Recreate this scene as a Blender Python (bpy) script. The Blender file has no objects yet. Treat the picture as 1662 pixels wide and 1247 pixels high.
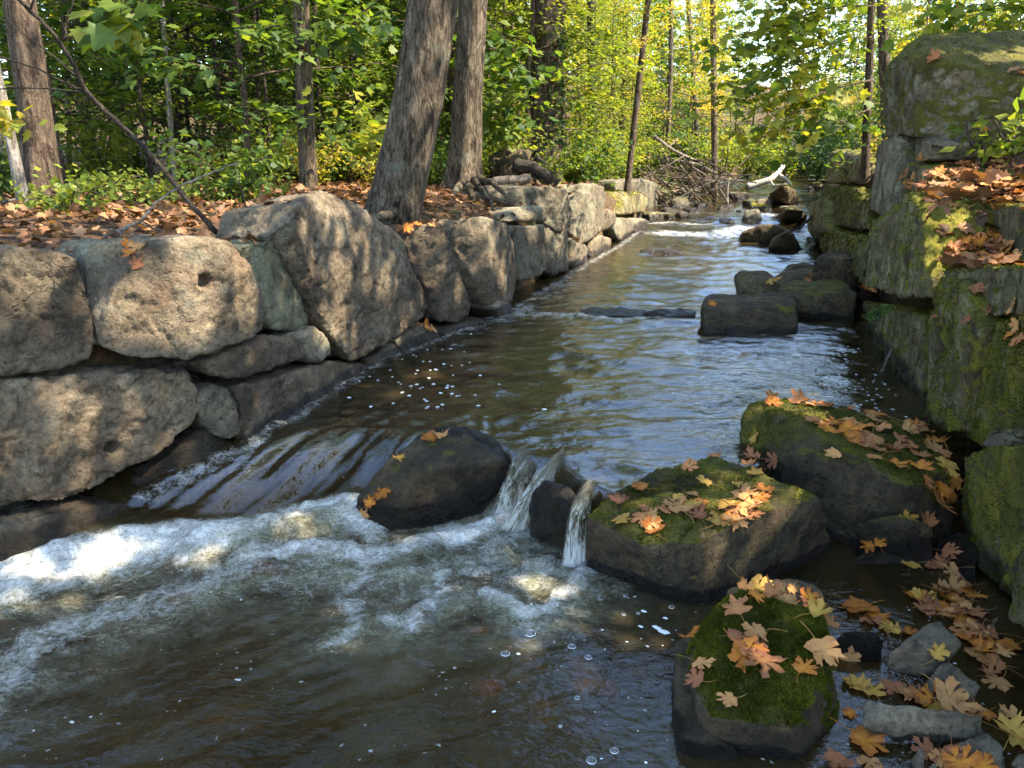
import bpy, bmesh, math, random, time
import numpy as np
from mathutils import Vector, Matrix, Euler
T0 = time.time()
rad = math.radians
SC = bpy.context.scene
COL = SC.collection

# ------------------------------------------------------------------ camera, sky, sun, exposure
CAM_Z = 1.4
PITCH = rad(16.4)
F_PX = 1248.0
cam_d = bpy.data.cameras.new('camera')
cam = bpy.data.objects.new('camera', cam_d)
COL.objects.link(cam)
cam.location = (0, 0, CAM_Z)
cam.rotation_euler = (math.pi / 2 - PITCH, 0, 0)
cam_d.sensor_width = 36.0
cam_d.lens = 36.0 * F_PX / 1662.0
cam_d.clip_start = 0.05
cam_d.clip_end = 1000
SC.camera = cam

SUN_AZ, SUN_EL = rad(102), rad(51)
SUN_DIR = np.array([math.sin(SUN_AZ) * math.cos(SUN_EL), math.cos(SUN_AZ) * math.cos(SUN_EL), math.sin(SUN_EL)])
world = bpy.data.worlds.new('World')
SC.world = world
world.use_nodes = True
wn = world.node_tree
sky = wn.nodes.new('ShaderNodeTexSky')
sky.sky_type = 'NISHITA'
sky.sun_disc = False
sky.sun_elevation = SUN_EL
sky.sun_rotation = SUN_AZ
sky.air_density = 1.0
sky.dust_density = 0.5
sky.ozone_density = 1.2
wn.links.new(sky.outputs[0], wn.nodes['Background'].inputs[0])
wn.nodes['Background'].inputs[1].default_value = 0.15
sun_d = bpy.data.lights.new('sun', 'SUN')
sun_d.energy = 3.7
sun_d.angle = rad(0.5)
sun_d.color = (1.0, 0.90, 0.74)
sun = bpy.data.objects.new('sun', sun_d)
COL.objects.link(sun)
sun.rotation_euler = Vector(SUN_DIR).to_track_quat('Z', 'Y').to_euler()
sun.location = (8, -2, 12)

SC.view_settings.view_transform = 'Standard'
SC.view_settings.look = 'None'
SC.view_settings.gamma = 1.0
SC.view_settings.use_curve_mapping = False
SC.view_settings.exposure = 2.5
SC.render.engine = 'CYCLES'
cy = SC.cycles
cy.use_denoising = True
cy.max_bounces = 7
cy.diffuse_bounces = 3
cy.glossy_bounces = 3
cy.transmission_bounces = 4
cy.transparent_max_bounces = 6
cy.caustics_reflective = False
cy.caustics_refractive = False
cy.sample_clamp_indirect = 4.0
cy.use_adaptive_sampling = True
cy.adaptive_threshold = 0.015

# ------------------------------------------------------------------ numpy noise
def _hash(i, j, k, seed):
    h = (i.astype(np.uint32) * np.uint32(374761393)) ^ (j.astype(np.uint32) * np.uint32(668265263)) ^ (k.astype(np.uint32) * np.uint32(2147483647 - 58)) ^ np.uint32((seed * 974711 + 12345) & 0xffffffff)
    h = (h ^ (h >> np.uint32(13))) * np.uint32(1274126177)
    h = (h ^ (h >> np.uint32(16))) * np.uint32(2246822519)
    h = h ^ (h >> np.uint32(15))
    return (h & np.uint32(0xffffff)).astype(np.float32) / np.float32(0xffffff)

def vnoise(P, seed=0):
    P = np.asarray(P, dtype=np.float32)
    I = np.floor(P).astype(np.int64)
    f = P - I
    f = f * f * f * (f * (f * 6 - 15) + 10)
    I = I.astype(np.int64) & 0xffffffff
    r = 0
    for dx in (0, 1):
        wx = f[:, 0] if dx else 1 - f[:, 0]
        for dy in (0, 1):
            wy = f[:, 1] if dy else 1 - f[:, 1]
            for dz in (0, 1):
                wz = f[:, 2] if dz else 1 - f[:, 2]
                r = r + wx * wy * wz * _hash(I[:, 0] + dx, I[:, 1] + dy, I[:, 2] + dz, seed)
    return r * 2 - 1

def fbm(P, seed=0, octv=4, gain=0.5, lac=2.03):
    a, s, r = 1.0, 0.0, 0
    P = np.asarray(P, dtype=np.float32)
    for o in range(octv):
        r = r + a * vnoise(P + 17.3 * o, seed + o * 7)
        s += a
        a *= gain
        P = P * lac
    return r / s

def sstep(a, b, x):
    t = np.clip((x - a) / (b - a), 0, 1)
    return t * t * (3 - 2 * t)

# ------------------------------------------------------------------ pixel ray helpers (photo pixels -> world rays from the camera)
SP, CP = math.sin(PITCH), math.cos(PITCH)
def ray(px, py):
    u = (px - 831.0) / F_PX
    v = (623.5 - py) / F_PX
    return np.array([u, CP + SP * v, -SP + CP * v])
CAM = np.array([0, 0, CAM_Z])
def W(px, py, z):
    d = ray(px, py)
    return CAM + d * ((z - CAM_Z) / d[2])
def WY(px, py, y):
    d = ray(px, py)
    return CAM + d * (y / d[1])

# stream banks in plan: x of the left / right wall face at each y
LY = np.array([-9, 0.6, 1.8, 2.92, 3.68, 5.28, 7.38, 11.1, 16.2, 20, 26, 34, 60.0])
LX = np.array([-9, -4.6, -3.4, -2.18, -1.40, -1.01, 0.0, 1.15, 2.8, 3.9, 6.0, 10.5, 30.0])
RY = np.array([-9, 1.2, 2.52, 4.29, 6.28, 16.2, 20, 26, 34, 60.0])
RX = np.array([0.9, 1.6, 1.92, 2.38, 2.93, 6.26, 7.7, 10.6, 15.5, 36.0])
def xl(y): return np.interp(y, LY, LX)
def xr(y): return np.interp(y, RY, RX)

def wall_hit(px, py, side, off=0.0):
    """point where the pixel ray meets the wall face of that side, moved off metres into the bank"""
    d = ray(px, py)
    YY, XX = (LY, LX) if side == 'L' else (RY, RX)
    best = None
    for i in range(len(YY) - 1):
        p0 = np.array([XX[i], YY[i]]); p1 = np.array([XX[i + 1], YY[i + 1]])
        e = p1 - p0
        n = np.array([-e[1], e[0]]) if side == 'L' else np.array([e[1], -e[0]])
        n = n / np.linalg.norm(n)
        q0 = p0 + n * off
        den = d[0] * e[1] - d[1] * e[0]
        if abs(den) < 1e-9: continue
        t = (q0[0] * e[1] - q0[1] * e[0]) / den
        w = CAM[:2] + d[:2] * t
        s = np.dot(w - q0, e) / np.dot(e, e)
        if t > 0.5 and -0.02 <= s <= 1.02:
            if best is None or t < best[0]:
                best = (t, n)
    if best is None:
        i = len(YY) - 4 if side == 'L' else 4
        e = np.array([XX[i + 1] - XX[i], YY[i + 1] - YY[i]]); n = np.array([-e[1], e[0]]) if side == 'L' else np.array([e[1], -e[0]])
        return CAM + d * ((14.8 + off) / d[1]), n / np.linalg.norm(n)
    return CAM + d * best[0], best[1]

# ------------------------------------------------------------------ object helpers
def tag(o, label=None, cat=None, group=None, kind=None):
    for w_ in ('small ', 'large ', 'curled ', 'loose-leaved ', 'leafy ', 'layered '):
        if label and len(label.replace(',', ' ').split()) > 16: label = label.replace(w_, '', 1)
    if label: o['label'] = label
    if cat: o['category'] = cat
    if group: o['group'] = group
    if kind: o['kind'] = kind
    return o
def empty(name, loc=(0, 0, 0), rz=0.0):
    o = bpy.data.objects.new(name, None)
    COL.objects.link(o)
    o.location = loc
    o.rotation_euler = (0, 0, rz)
    o.empty_display_size = 0.1
    return o
def mesh_np(name, V, F, mat=None, attrs=None, smooth=True):
    """mesh from arrays; F is a list of arrays each (n,3) or (n,4)"""
    me = bpy.data.meshes.new(name)
    if not isinstance(F, (list, tuple)): F = [F]
    F = [np.asarray(f, dtype=np.int32) for f in F if len(f)]
    V = np.asarray(V, dtype=np.float32)
    nl = sum(f.size for f in F); npoly = sum(len(f) for f in F)
    me.vertices.add(len(V)); me.loops.add(nl); me.polygons.add(npoly)
    me.vertices.foreach_set('co', V.ravel())
    me.loops.foreach_set('vertex_index', np.concatenate([f.ravel() for f in F]))
    tot = np.concatenate([np.full(len(f), f.shape[1], dtype=np.int32) for f in F])
    st = np.concatenate([[0], np.cumsum(tot)[:-1]]).astype(np.int32)
    me.polygons.foreach_set('loop_start', st)
    me.polygons.foreach_set('loop_total', tot)
    me.polygons.foreach_set('use_smooth', np.full(npoly, smooth, dtype=bool))
    me.update(calc_edges=True)
    me.validate()
    if attrs:
        for k, a in attrs.items():
            at = me.attributes.new(k, 'FLOAT', 'POINT')
            at.data.foreach_set('value', np.asarray(a, dtype=np.float32))
    if mat: me.materials.append(mat)
    return me
def obj(name, me, parent=None, loc=None):
    o = bpy.data.objects.new(name, me)
    COL.objects.link(o)
    if parent is not None: o.parent = parent
    if loc is not None: o.location = loc
    return o

class Acc:
    """collects arrays of geometry into one mesh"""
    def __init__(s): s.V = []; s.T = []; s.Q = []; s.A = []; s.n = 0
    def add(s, V, T=None, Q=None, a=None):
        V = np.asarray(V, dtype=np.float32)
        if T is not None and len(T): s.T.append(np.asarray(T) + s.n)
        if Q is not None and len(Q): s.Q.append(np.asarray(Q) + s.n)
        s.V.append(V)
        s.A.append(np.zeros(len(V)) if a is None else np.broadcast_to(a, (len(V),)))
        s.n += len(V)
    def mesh(s, name, mat, smooth=True, attr='lv'):
        F = []
        if s.T: F.append(np.concatenate(s.T))
        if s.Q: F.append(np.concatenate(s.Q))
        return mesh_np(name, np.concatenate(s.V), F, mat, {attr: np.concatenate(s.A)}, smooth)

def tube(acc, pts, radii, sides=8, a=0.0, bark=0.0, seed=0, cap=True):
    pts = np.asarray(pts, dtype=np.float64); n = len(pts)
    radii = np.broadcast_to(np.asarray(radii, dtype=np.float64), (n,))
    tan = np.gradient(pts, axis=0)
    tan /= np.linalg.norm(tan, axis=1)[:, None] + 1e-9
    ref = np.array([0.0, 0, 1.0]) if abs(tan[0][2]) < 0.8 else np.array([0.0, 1.0, 0])
    u = np.cross(tan, ref); u /= np.linalg.norm(u, axis=1)[:, None] + 1e-9
    w = np.cross(tan, u)
    ang = np.arange(sides) * 2 * np.pi / sides
    V = pts[:, None, :] + radii[:, None, None] * (np.cos(ang)[None, :, None] * u[:, None, :] + np.sin(ang)[None, :, None] * w[:, None, :])
    V = V.reshape(-1, 3)
    i = np.arange(n - 1)[:, None]; j = np.arange(sides)[None, :]
    q = np.stack([i * sides + j, i * sides + (j + 1) % sides, (i + 1) * sides + (j + 1) % sides, (i + 1) * sides + j], -1).reshape(-1, 4)
    Tt = None
    if cap:
        V = np.concatenate([V, pts[:1], pts[-1:]])
        jj = np.arange(sides)
        t0 = np.stack([np.full(sides, n * sides), (jj + 1) % sides, jj], -1)
        t1 = np.stack([np.full(sides, n * sides + 1), (n - 1) * sides + jj, (n - 1) * sides + (jj + 1) % sides], -1)
        Tt = np.concatenate([t0, t1])
    acc.add(V, Tt, q, a)

# ------------------------------------------------------------------ material helpers
class NT:
    def __init__(s, name):
        s.m = bpy.data.materials.new(name); s.m.use_nodes = True
        s.t = s.m.node_tree; s.t.nodes.clear()
        s.out = s.t.nodes.new('ShaderNodeOutputMaterial')
    def n(s, typ, **kw):
        nd = s.t.nodes.new('ShaderNode' + typ)
        for k, v in kw.items():
            if k.startswith('i_'):
                key = k[2:]
                nd.inputs[int(key) if key.isdigit() else key.replace('_', ' ')].default_value = v
            else: setattr(nd, k, v)
        return nd
    def l(s, a, b): s.t.links.new(a, b); return b
    def math(s, op, a, b=None, c=None, clamp=False):
        nd = s.n('Math', operation=op); nd.use_clamp = clamp
        for i, x in enumerate((a, b, c)):
            if x is None: continue
            if isinstance(x, (int, float)): nd.inputs[i].default_value = x
            else: s.l(x, nd.inputs[i])
        return nd.outputs[0]
    def noise(s, vec, scale, detail=4, rough=0.55, dist=0.0):
        nd = s.n('TexNoise'); nd.inputs['Scale'].default_value = scale; nd.inputs['Detail'].default_value = detail
        nd.inputs['Roughness'].default_value = rough; nd.inputs['Distortion'].default_value = dist
        if vec is not None: s.l(vec, nd.inputs['Vector'])
        return nd.outputs[0]
    def ramp(s, fac, stops, interp='LINEAR'):
        nd = s.n('ValToRGB'); cr = nd.color_ramp; cr.interpolation = interp
        while len(cr.elements) > 1: cr.elements.remove(cr.elements[-1])
        for i, (p, c) in enumerate(stops):
            e = cr.elements[0] if i == 0 else cr.elements.new(p)
            e.position = p
            if isinstance(c, (int, float)): c = (c, c, c)
            e.color = (*c, 1)
        s.l(fac, nd.inputs[0]); return nd.outputs[0]
    def mix(s, fac, a, b, blend='MIX'):
        nd = s.n('Mix'); nd.data_type = 'RGBA'; nd.blend_type = blend
        for i, x in ((0, fac), (6, a), (7, b)):
            if isinstance(x, (int, float)): nd.inputs[i].default_value = x if i == 0 else (x, x, x, 1)
            elif isinstance(x, tuple): nd.inputs[i].default_value = (*x, 1)
            else: s.l(x, nd.inputs[i])
        return nd.outputs[2]
    def attr(s, name):
        nd = s.n('Attribute'); nd.attribute_name = name; return nd.outputs['Fac']
    def mapping(s, vec, scale=(1, 1, 1), rot=(0, 0, 0)):
        nd = s.n('Mapping'); nd.inputs['Scale'].default_value = scale; nd.inputs['Rotation'].default_value = rot
        s.l(vec, nd.inputs[0]); return nd.outputs[0]
    def bump(s, h, strength, dist, normal=None):
        nd = s.n('Bump'); nd.inputs['Strength'].default_value = strength; nd.inputs['Distance'].default_value = dist
        s.l(h, nd.inputs['Height'])
        if normal is not None: s.l(normal, nd.inputs['Normal'])
        return nd.outputs[0]
    def bsdf(s, color, rough, normal=None, spec=0.3):
        b = s.n('BsdfPrincipled')
        for k, v in (('Base Color', color), ('Roughness', rough)):
            if isinstance(v, (int, float)): b.inputs[k].default_value = v
            elif isinstance(v, tuple): b.inputs[k].default_value = (*v, 1)
            else: s.l(v, b.inputs[k])
        b.inputs['Specular IOR Level'].default_value = spec
        if normal is not None: s.l(normal, b.inputs['Normal'])
        return b.outputs[0]
    def done(s, shader): s.l(shader, s.out.inputs['Surface']); return s.m

def stone_mat(name, c_dark, c_mid, c_light, lichen=(0.30, 0.33, 0.26), lich_amt=0.35, moss_a=(0.035, 0.05, 0.012), moss_b=(0.10, 0.125, 0.02), streak=False, shift=(1.08, 1.0, 0.76)):
    k = NT(name)
    tc = k.n('TexCoord'); oi = k.n('ObjectInfo')
    off = k.n('Vector' + 'Math', operation='MULTIPLY_ADD')
    rnd = k.n('CombineXYZ')
    for i in range(3): k.l(k.math('MULTIPLY', oi.outputs['Random'], 31.0 + 17 * i), rnd.inputs[i])
    add = k.n('VectorMath', operation='ADD'); k.l(tc.outputs['Object'], add.inputs[0]); k.l(rnd.outputs[0], add.inputs[1])
    v = add.outputs[0]
    big = k.noise(v, 2.6, 6, 0.6, 0.4)
    med = k.noise(v, 11, 9, 0.68)
    fine = k.noise(v, 75, 6, 0.75); mid2 = k.noise(v, 30, 7, 0.72)
    col = k.ramp(big, [(0.3, c_dark), (0.48, c_mid), (0.68, c_light)])
    col = k.mix(0.85, col, k.ramp(med, [(0.30, 0.22), (0.46, 0.85), (0.70, 1.35)]), 'MULTIPLY')
    col = k.mix(0.85, col, k.ramp(mid2, [(0.34, 0.35), (0.5, 1.0), (0.66, 1.3)]), 'MULTIPLY')
    crk = k.n('TexVoronoi', feature='DISTANCE_TO_EDGE'); crk.inputs['Scale'].default_value = 3.2; wv_ = k.n('VectorMath', operation='ADD'); wn2 = k.n('TexNoise'); wn2.inputs['Scale'].default_value = 4.0; wn2.inputs['Detail'].default_value = 6; k.l(v, wn2.inputs['Vector']); ws_ = k.n('VectorMath', operation='SCALE'); ws_.inputs['Scale'].default_value = 0.5; k.l(wn2.outputs[1], ws_.inputs[0]); k.l(v, wv_.inputs[0]); k.l(ws_.outputs[0], wv_.inputs[1]); k.l(wv_.outputs[0], crk.inputs['Vector'])
    crack = k.math('MULTIPLY', k.ramp(crk.outputs['Distance'], [(0.0, 1.0), (0.016, 0.0)]), k.ramp(k.noise(v, 1.9, 3, 0.5), [(0.56, 0.0), (0.64, 1.0)]))
    col = k.mix(k.math('MULTIPLY', crack, 0.4), col, (0.03, 0.024, 0.016))
    col = k.mix(0.9, col, k.ramp(fine, [(0.30, 0.35), (0.48, 1.0), (0.66, 1.3)]), 'MULTIPLY')
    # reddish / ochre stains
    st = k.noise(v, 4.3, 5, 0.6)
    col = k.mix(k.ramp(st, [(0.55, 0.0), (0.72, 0.35)]), col, (0.30, 0.17, 0.10))
    # pits
    vo = k.n('TexVoronoi'); vo.inputs['Scale'].default_value = 21; k.l(v, vo.inputs['Vector'])
    pit = k.ramp(vo.outputs['Distance'], [(0.05, 0.0), (0.2, 1.0)])
    pitm = k.math('MULTIPLY', k.math('SUBTRACT', 1.0, pit), k.ramp(med, [(0.5, 0.0), (0.6, 1.0)]))
    col = k.mix(k.math('MULTIPLY', pitm, 0.75), col, (0.035, 0.028, 0.022))
    # lichen blotches
    ln = k.noise(v, 5.2, 8, 0.7, 0.2)
    lm = k.ramp(ln, [(0.60 - 0.18 * lich_amt, 0.0), (0.68 - 0.12 * lich_amt, 1.0)])
    lm = k.math('MULTIPLY', lm, lich_amt * 1.3, clamp=True)
    lm = k.math('MULTIPLY', lm, k.ramp(fine, [(0.3, 0.15), (0.6, 1.0)]))
    col = k.mix(lm, col, lichen)
    if streak:
        sv = k.mapping(v, (14, 14, 1.6))
        sn = k.noise(sv, 1.0, 6, 0.65)
        col = k.mix(k.ramp(sn, [(0.36, 0.75), (0.55, 0.0)]), col, (0.035, 0.032, 0.02))
        col = k.mix(k.ramp(sn, [(0.58, 0.0), (0.7, 0.5)]), col, (0.17, 0.10, 0.04))
    # moss
    mo = k.attr('moss')
    mn = k.noise(v, 9, 7, 0.7)
    mm = k.math('ADD', mo, k.math('MULTIPLY', k.math('SUBTRACT', mn, 0.5), 1.5))
    mm = k.ramp(mm, [(0.42, 0.0), (0.6, 1.0)])
    mf = k.noise(v, 160, 4, 0.8)
    mc = k.ramp(k.noise(v, 6, 6, 0.65), [(0.35, moss_a), (0.65, moss_b)])
    mc = k.mix(0.9, mc, k.ramp(mf, [(0.3, 0.25), (0.5, 1.0), (0.7, 1.5)]), 'MULTIPLY')
    col = k.mix(mm, col, mc)
    # per stone value shift, wet darkening (a water stain along the waterline)
    wet = k.attr('wet')
    wet = k.math('ADD', wet, k.math('MULTIPLY', k.math('SUBTRACT', med, 0.5), 0.9))
    wet = k.math('MULTIPLY', k.ramp(wet, [(0.3, 0.0), (0.7, 1.0)]), k.math('GREATER_THAN', k.attr('wet'), 0.02))
    hv = k.n('HueSaturation')
    k.l(k.math('MULTIPLY_ADD', oi.outputs['Random'], 0.45, 0.78), hv.inputs['Value']); k.l(col, hv.inputs['Color'])
    col = k.mix(wet, hv.outputs[0], k.mix(1.0, hv.outputs[0], (0.20, 0.18, 0.16), 'MULTIPLY'))
    col = k.mix(1.0, col, shift, 'MULTIPLY')
    rough = k.math('MULTIPLY_ADD', wet, -0.55, 0.88)
    h = k.math('ADD', k.math('MULTIPLY', med, 1.0), k.math('ADD', k.math('MULTIPLY', fine, 0.25), k.math('MULTIPLY', mid2, 0.6)))
    h = k.math('SUBTRACT', h, k.math('MULTIPLY', crack, 0.7))
    h = k.math('SUBTRACT', h, k.math('MULTIPLY', pitm, 0.5))
    h = k.math('ADD', h, k.math('MULTIPLY', k.math('MULTIPLY', mf, mm), 0.55))
    return k.done(k.bsdf(col, rough, k.bump(h, 1.0, 0.045), 0.35))

M = {}
WARM = (1.05, 1.0, 0.88)
M['tan'] = stone_mat('tan_granite', (0.075, 0.056, 0.037), (0.15, 0.116, 0.078), (0.245, 0.196, 0.136), lichen=(0.23, 0.23, 0.18), lich_amt=0.4, shift=WARM)
M['umber'] = stone_mat('brown_granite', (0.055, 0.040, 0.026), (0.13, 0.098, 0.064), (0.23, 0.18, 0.12), lichen=(0.2, 0.2, 0.15), lich_amt=0.3, shift=WARM)
M['grey'] = stone_mat('grey_lichen_stone', (0.085, 0.072, 0.050), (0.165, 0.142, 0.10), (0.26, 0.225, 0.16), lichen=(0.25, 0.255, 0.19), lich_amt=0.5, shift=WARM)
M['green'] = stone_mat('green_lichen_stone', (0.10, 0.095, 0.06), (0.17, 0.165, 0.105), (0.25, 0.235, 0.155), lichen=(0.26, 0.255, 0.165), lich_amt=0.7, shift=WARM)
M['mossy'] = stone_mat('mossy_wall_stone', (0.07, 0.056, 0.03), (0.16, 0.135, 0.072), (0.26, 0.23, 0.14), lichen=(0.36, 0.37, 0.23), lich_amt=0.55, moss_a=(0.075, 0.073, 0.011), moss_b=(0.26, 0.24, 0.026), streak=True)
M['pale'] = stone_mat('pale_lichen_block', (0.085, 0.07, 0.045), (0.17, 0.145, 0.098), (0.26, 0.23, 0.165), lichen=(0.37, 0.36, 0.27), lich_amt=0.6, moss_a=(0.06, 0.056, 0.010), moss_b=(0.19, 0.17, 0.022), shift=WARM)
M['boulder'] = stone_mat('dark_stream_boulder', (0.026, 0.019, 0.011), (0.06, 0.046, 0.028), (0.12, 0.095, 0.06), lichen=(0.14, 0.14, 0.075), lich_amt=0.25, moss_a=(0.042, 0.040, 0.007), moss_b=(0.18, 0.17, 0.02))
M['slate'] = stone_mat('grey_slab', (0.085, 0.068, 0.048), (0.17, 0.14, 0.10), (0.26, 0.22, 0.16), lich_amt=0.15, shift=(1.05, 1.0, 0.85))

# ------------------------------------------------------------------ water height
CREST = np.array([[-4, 3.75], [-1.40, 3.75], [-0.91, 3.97], [-0.55, 3.85], [-0.15, 3.80], [0.05, 3.56], [0.22, 3.44], [0.32, 3.22], [0.5, 3.0], [0.95, 3.1], [1.3, 3.6], [2.4, 3.6], [5, 3.6]])
FOOT = np.array([[-4, 2.9], [-2.0, 3.0], [-1.57, 3.16], [-1.06, 3.45], [-0.7, 3.5], [-0.2, 3.55], [0.05, 3.42], [0.22, 3.30], [0.34, 3.12], [0.5, 2.9], [0.95, 2.9], [1.3, 3.3], [2.4, 3.2], [5, 3.2]])
POOL = -0.3
def water_base(x, y):
    yc = np.interp(x, CREST[:, 0], CREST[:, 1]); yf = np.interp(x, FOOT[:, 0], FOOT[:, 1])
    t = np.clip((yc - y) / (yc - yf), 0, 1)
    drop = np.where(t < 1, t ** 1.7, 1.0)
    z = POOL * drop
    up = 0.30 * sstep(13.0, 19.5, y) + 0.40 * sstep(19.5, 31, y)
    return z + up, t
def zL0(y): return np.interp(y, [-9, 2, 6, 13, 16.5, 19, 24, 32, 60], [0.95, 0.95, 1.0, 0.98, 0.80, 0.62, 0.85, 1.2, 3.2])
def zR0(y): return np.interp(y, [-9, 3.9, 4.6, 5.6, 9, 14, 20, 26, 40, 60], [0.62, 0.66, 0.9, 1.35, 1.25, 0.95, 0.95, 1.1, 1.9, 3.2])
def bank_z(x, y):
    x = np.asarray(x, dtype=np.float64); y = np.asarray(y, dtype=np.float64)
    P = np.stack([x, y, 0 * x], -1)
    nz = 0.10 * fbm(P * 0.5, 5, 3) + 0.035 * fbm(P * 2.2, 9, 3)
    dl = xl(y) - x; dr = x - xr(y)
    zl = zL0(y) - 0.30 * np.exp(-np.clip(dl - 0.3, 0, 9) / 0.45) + 0.028 * np.clip(dl, 0, 60) + nz * np.clip(dl / 1.0, 0, 1)
    step = np.interp(dr, [0.3, 0.62, 0.9, 1.5, 4], [0, 0.0, 0.33, 0.62, 0.75]) * (1 - sstep(4.4, 5.6, y))
    zr = zR0(y) + step + 0.03 * np.clip(dr - 1.5, 0, 60) + nz * np.clip(dr / 1.5, 0, 1)
    z = np.where(dl > 0, zl, np.where(dr > 0, zr, -0.6))
    far = 0.012 * np.clip(y - 30, 0, 100) ** 1.5
    return z + far
# ------------------------------------------------------------------ ground sheet (forest floor + stream bed in one sheet)
def build_ground():
    ys = np.concatenate([np.arange(-9, 0, 0.6), np.arange(0, 16, 0.14), np.arange(16, 34, 0.4), np.arange(34, 100, 2.0)])
    dl = np.concatenate([[70, 50, 38, 30, 24, 20], np.arange(17, 6, -0.6), np.arange(6, 0.5, -0.16), [0.42, 0.36, 0.33]])
    dr = np.concatenate([[0.33, 0.36, 0.42], np.arange(0.5, 6, 0.16), np.arange(6, 17, 0.6), [20, 24, 30, 38, 50, 70]])
    rows = []
    for y in ys:
        a, b = float(xl(y)), float(xr(y))
        bed = np.linspace(a - 0.29, b + 0.29, 34)
        rows.append(np.concatenate([a - dl, bed, b + dr]))
    X = np.array(rows); n, m = X.shape
    Y = np.repeat(ys[:, None], m, 1)
    Z = bank_z(X.ravel(), Y.ravel()).reshape(n, m)
    nb = len(dl)
    isbed = np.zeros((n, m), bool); isbed[:, nb:nb + 34] = True
    wz, _ = water_base(X.ravel(), Y.ravel()); wz = wz.reshape(n, m)
    nz = fbm(np.stack([X.ravel(), Y.ravel(), 0 * X.ravel()], -1) * 2.1, 3, 4).reshape(n, m)
    Zb = wz - 0.22 + 0.10 * nz
    Z = np.where(isbed, Zb, Z)
    V = np.stack([X, Y, Z], -1).reshape(-1, 3)
    i = np.arange(n - 1)[:, None]; j = np.arange(m - 1)[None, :]
    Q = np.stack([i * m + j, i * m + j + 1, (i + 1) * m + j + 1, (i + 1) * m + j], -1).reshape(-1, 4)
    k = NT('forest_soil')
    tc = k.n('TexCoord'); v = tc.outputs['Object']
    a = k.noise(v, 1.3, 6, 0.6); b = k.noise(v, 14, 8, 0.7); c = k.noise(v, 60, 5, 0.75)
    dirt = k.ramp(b, [(0.3, (0.03, 0.02, 0.012)), (0.5, (0.085, 0.05, 0.026)), (0.68, (0.20, 0.105, 0.045))])
    grn = k.ramp(b, [(0.35, (0.035, 0.045, 0.012)), (0.65, (0.10, 0.12, 0.03))])
    col = k.mix(k.ramp(a, [(0.5, 0.0), (0.62, 0.7)]), dirt, grn)
    col = k.mix(0.8, col, k.ramp(c, [(0.3, 0.35), (0.6, 1.2)]), 'MULTIPLY')
    bed = k.ramp(k.noise(v, 7, 7, 0.7), [(0.32, (0.03, 0.02, 0.010)), (0.5, (0.12, 0.075, 0.03)), (0.66, (0.28, 0.17, 0.07))])
    col = k.mix(k.attr('bed'), col, bed)
    m_ = k.done(k.bsdf(col, 0.9, k.bump(k.math('ADD', b, k.math('MULTIPLY', c, 0.4)), 0.9, 0.05), 0.2))
    me = mesh_np('forest_floor', V, Q, m_, {'bed': isbed.astype(float).ravel()})
    o = obj('forest_floor', me)
    tag(o, kind='structure')
build_ground()

# ------------------------------------------------------------------ water
def seg_dist(x, y, P):
    """distance to a polyline and the running fraction along it"""
    best = np.full(x.shape, 1e9); frac = np.zeros(x.shape)
    P = np.asarray(P); L = len(P) - 1
    for i in range(L):
        a, b = P[i, :2], P[i + 1, :2]
        e = b - a
        t = np.clip(((x - a[0]) * e[0] + (y - a[1]) * e[1]) / max(np.dot(e, e), 1e-9), 0, 1)
        d = np.hypot(x - a[0] - t * e[0], y - a[1] - t * e[1])
        m = d < best
        best = np.where(m, d, best); frac = np.where(m, (i + t) / L, frac)
    return best, frac
def pool_pt(px, py): return W(px, py, POOL)

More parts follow.
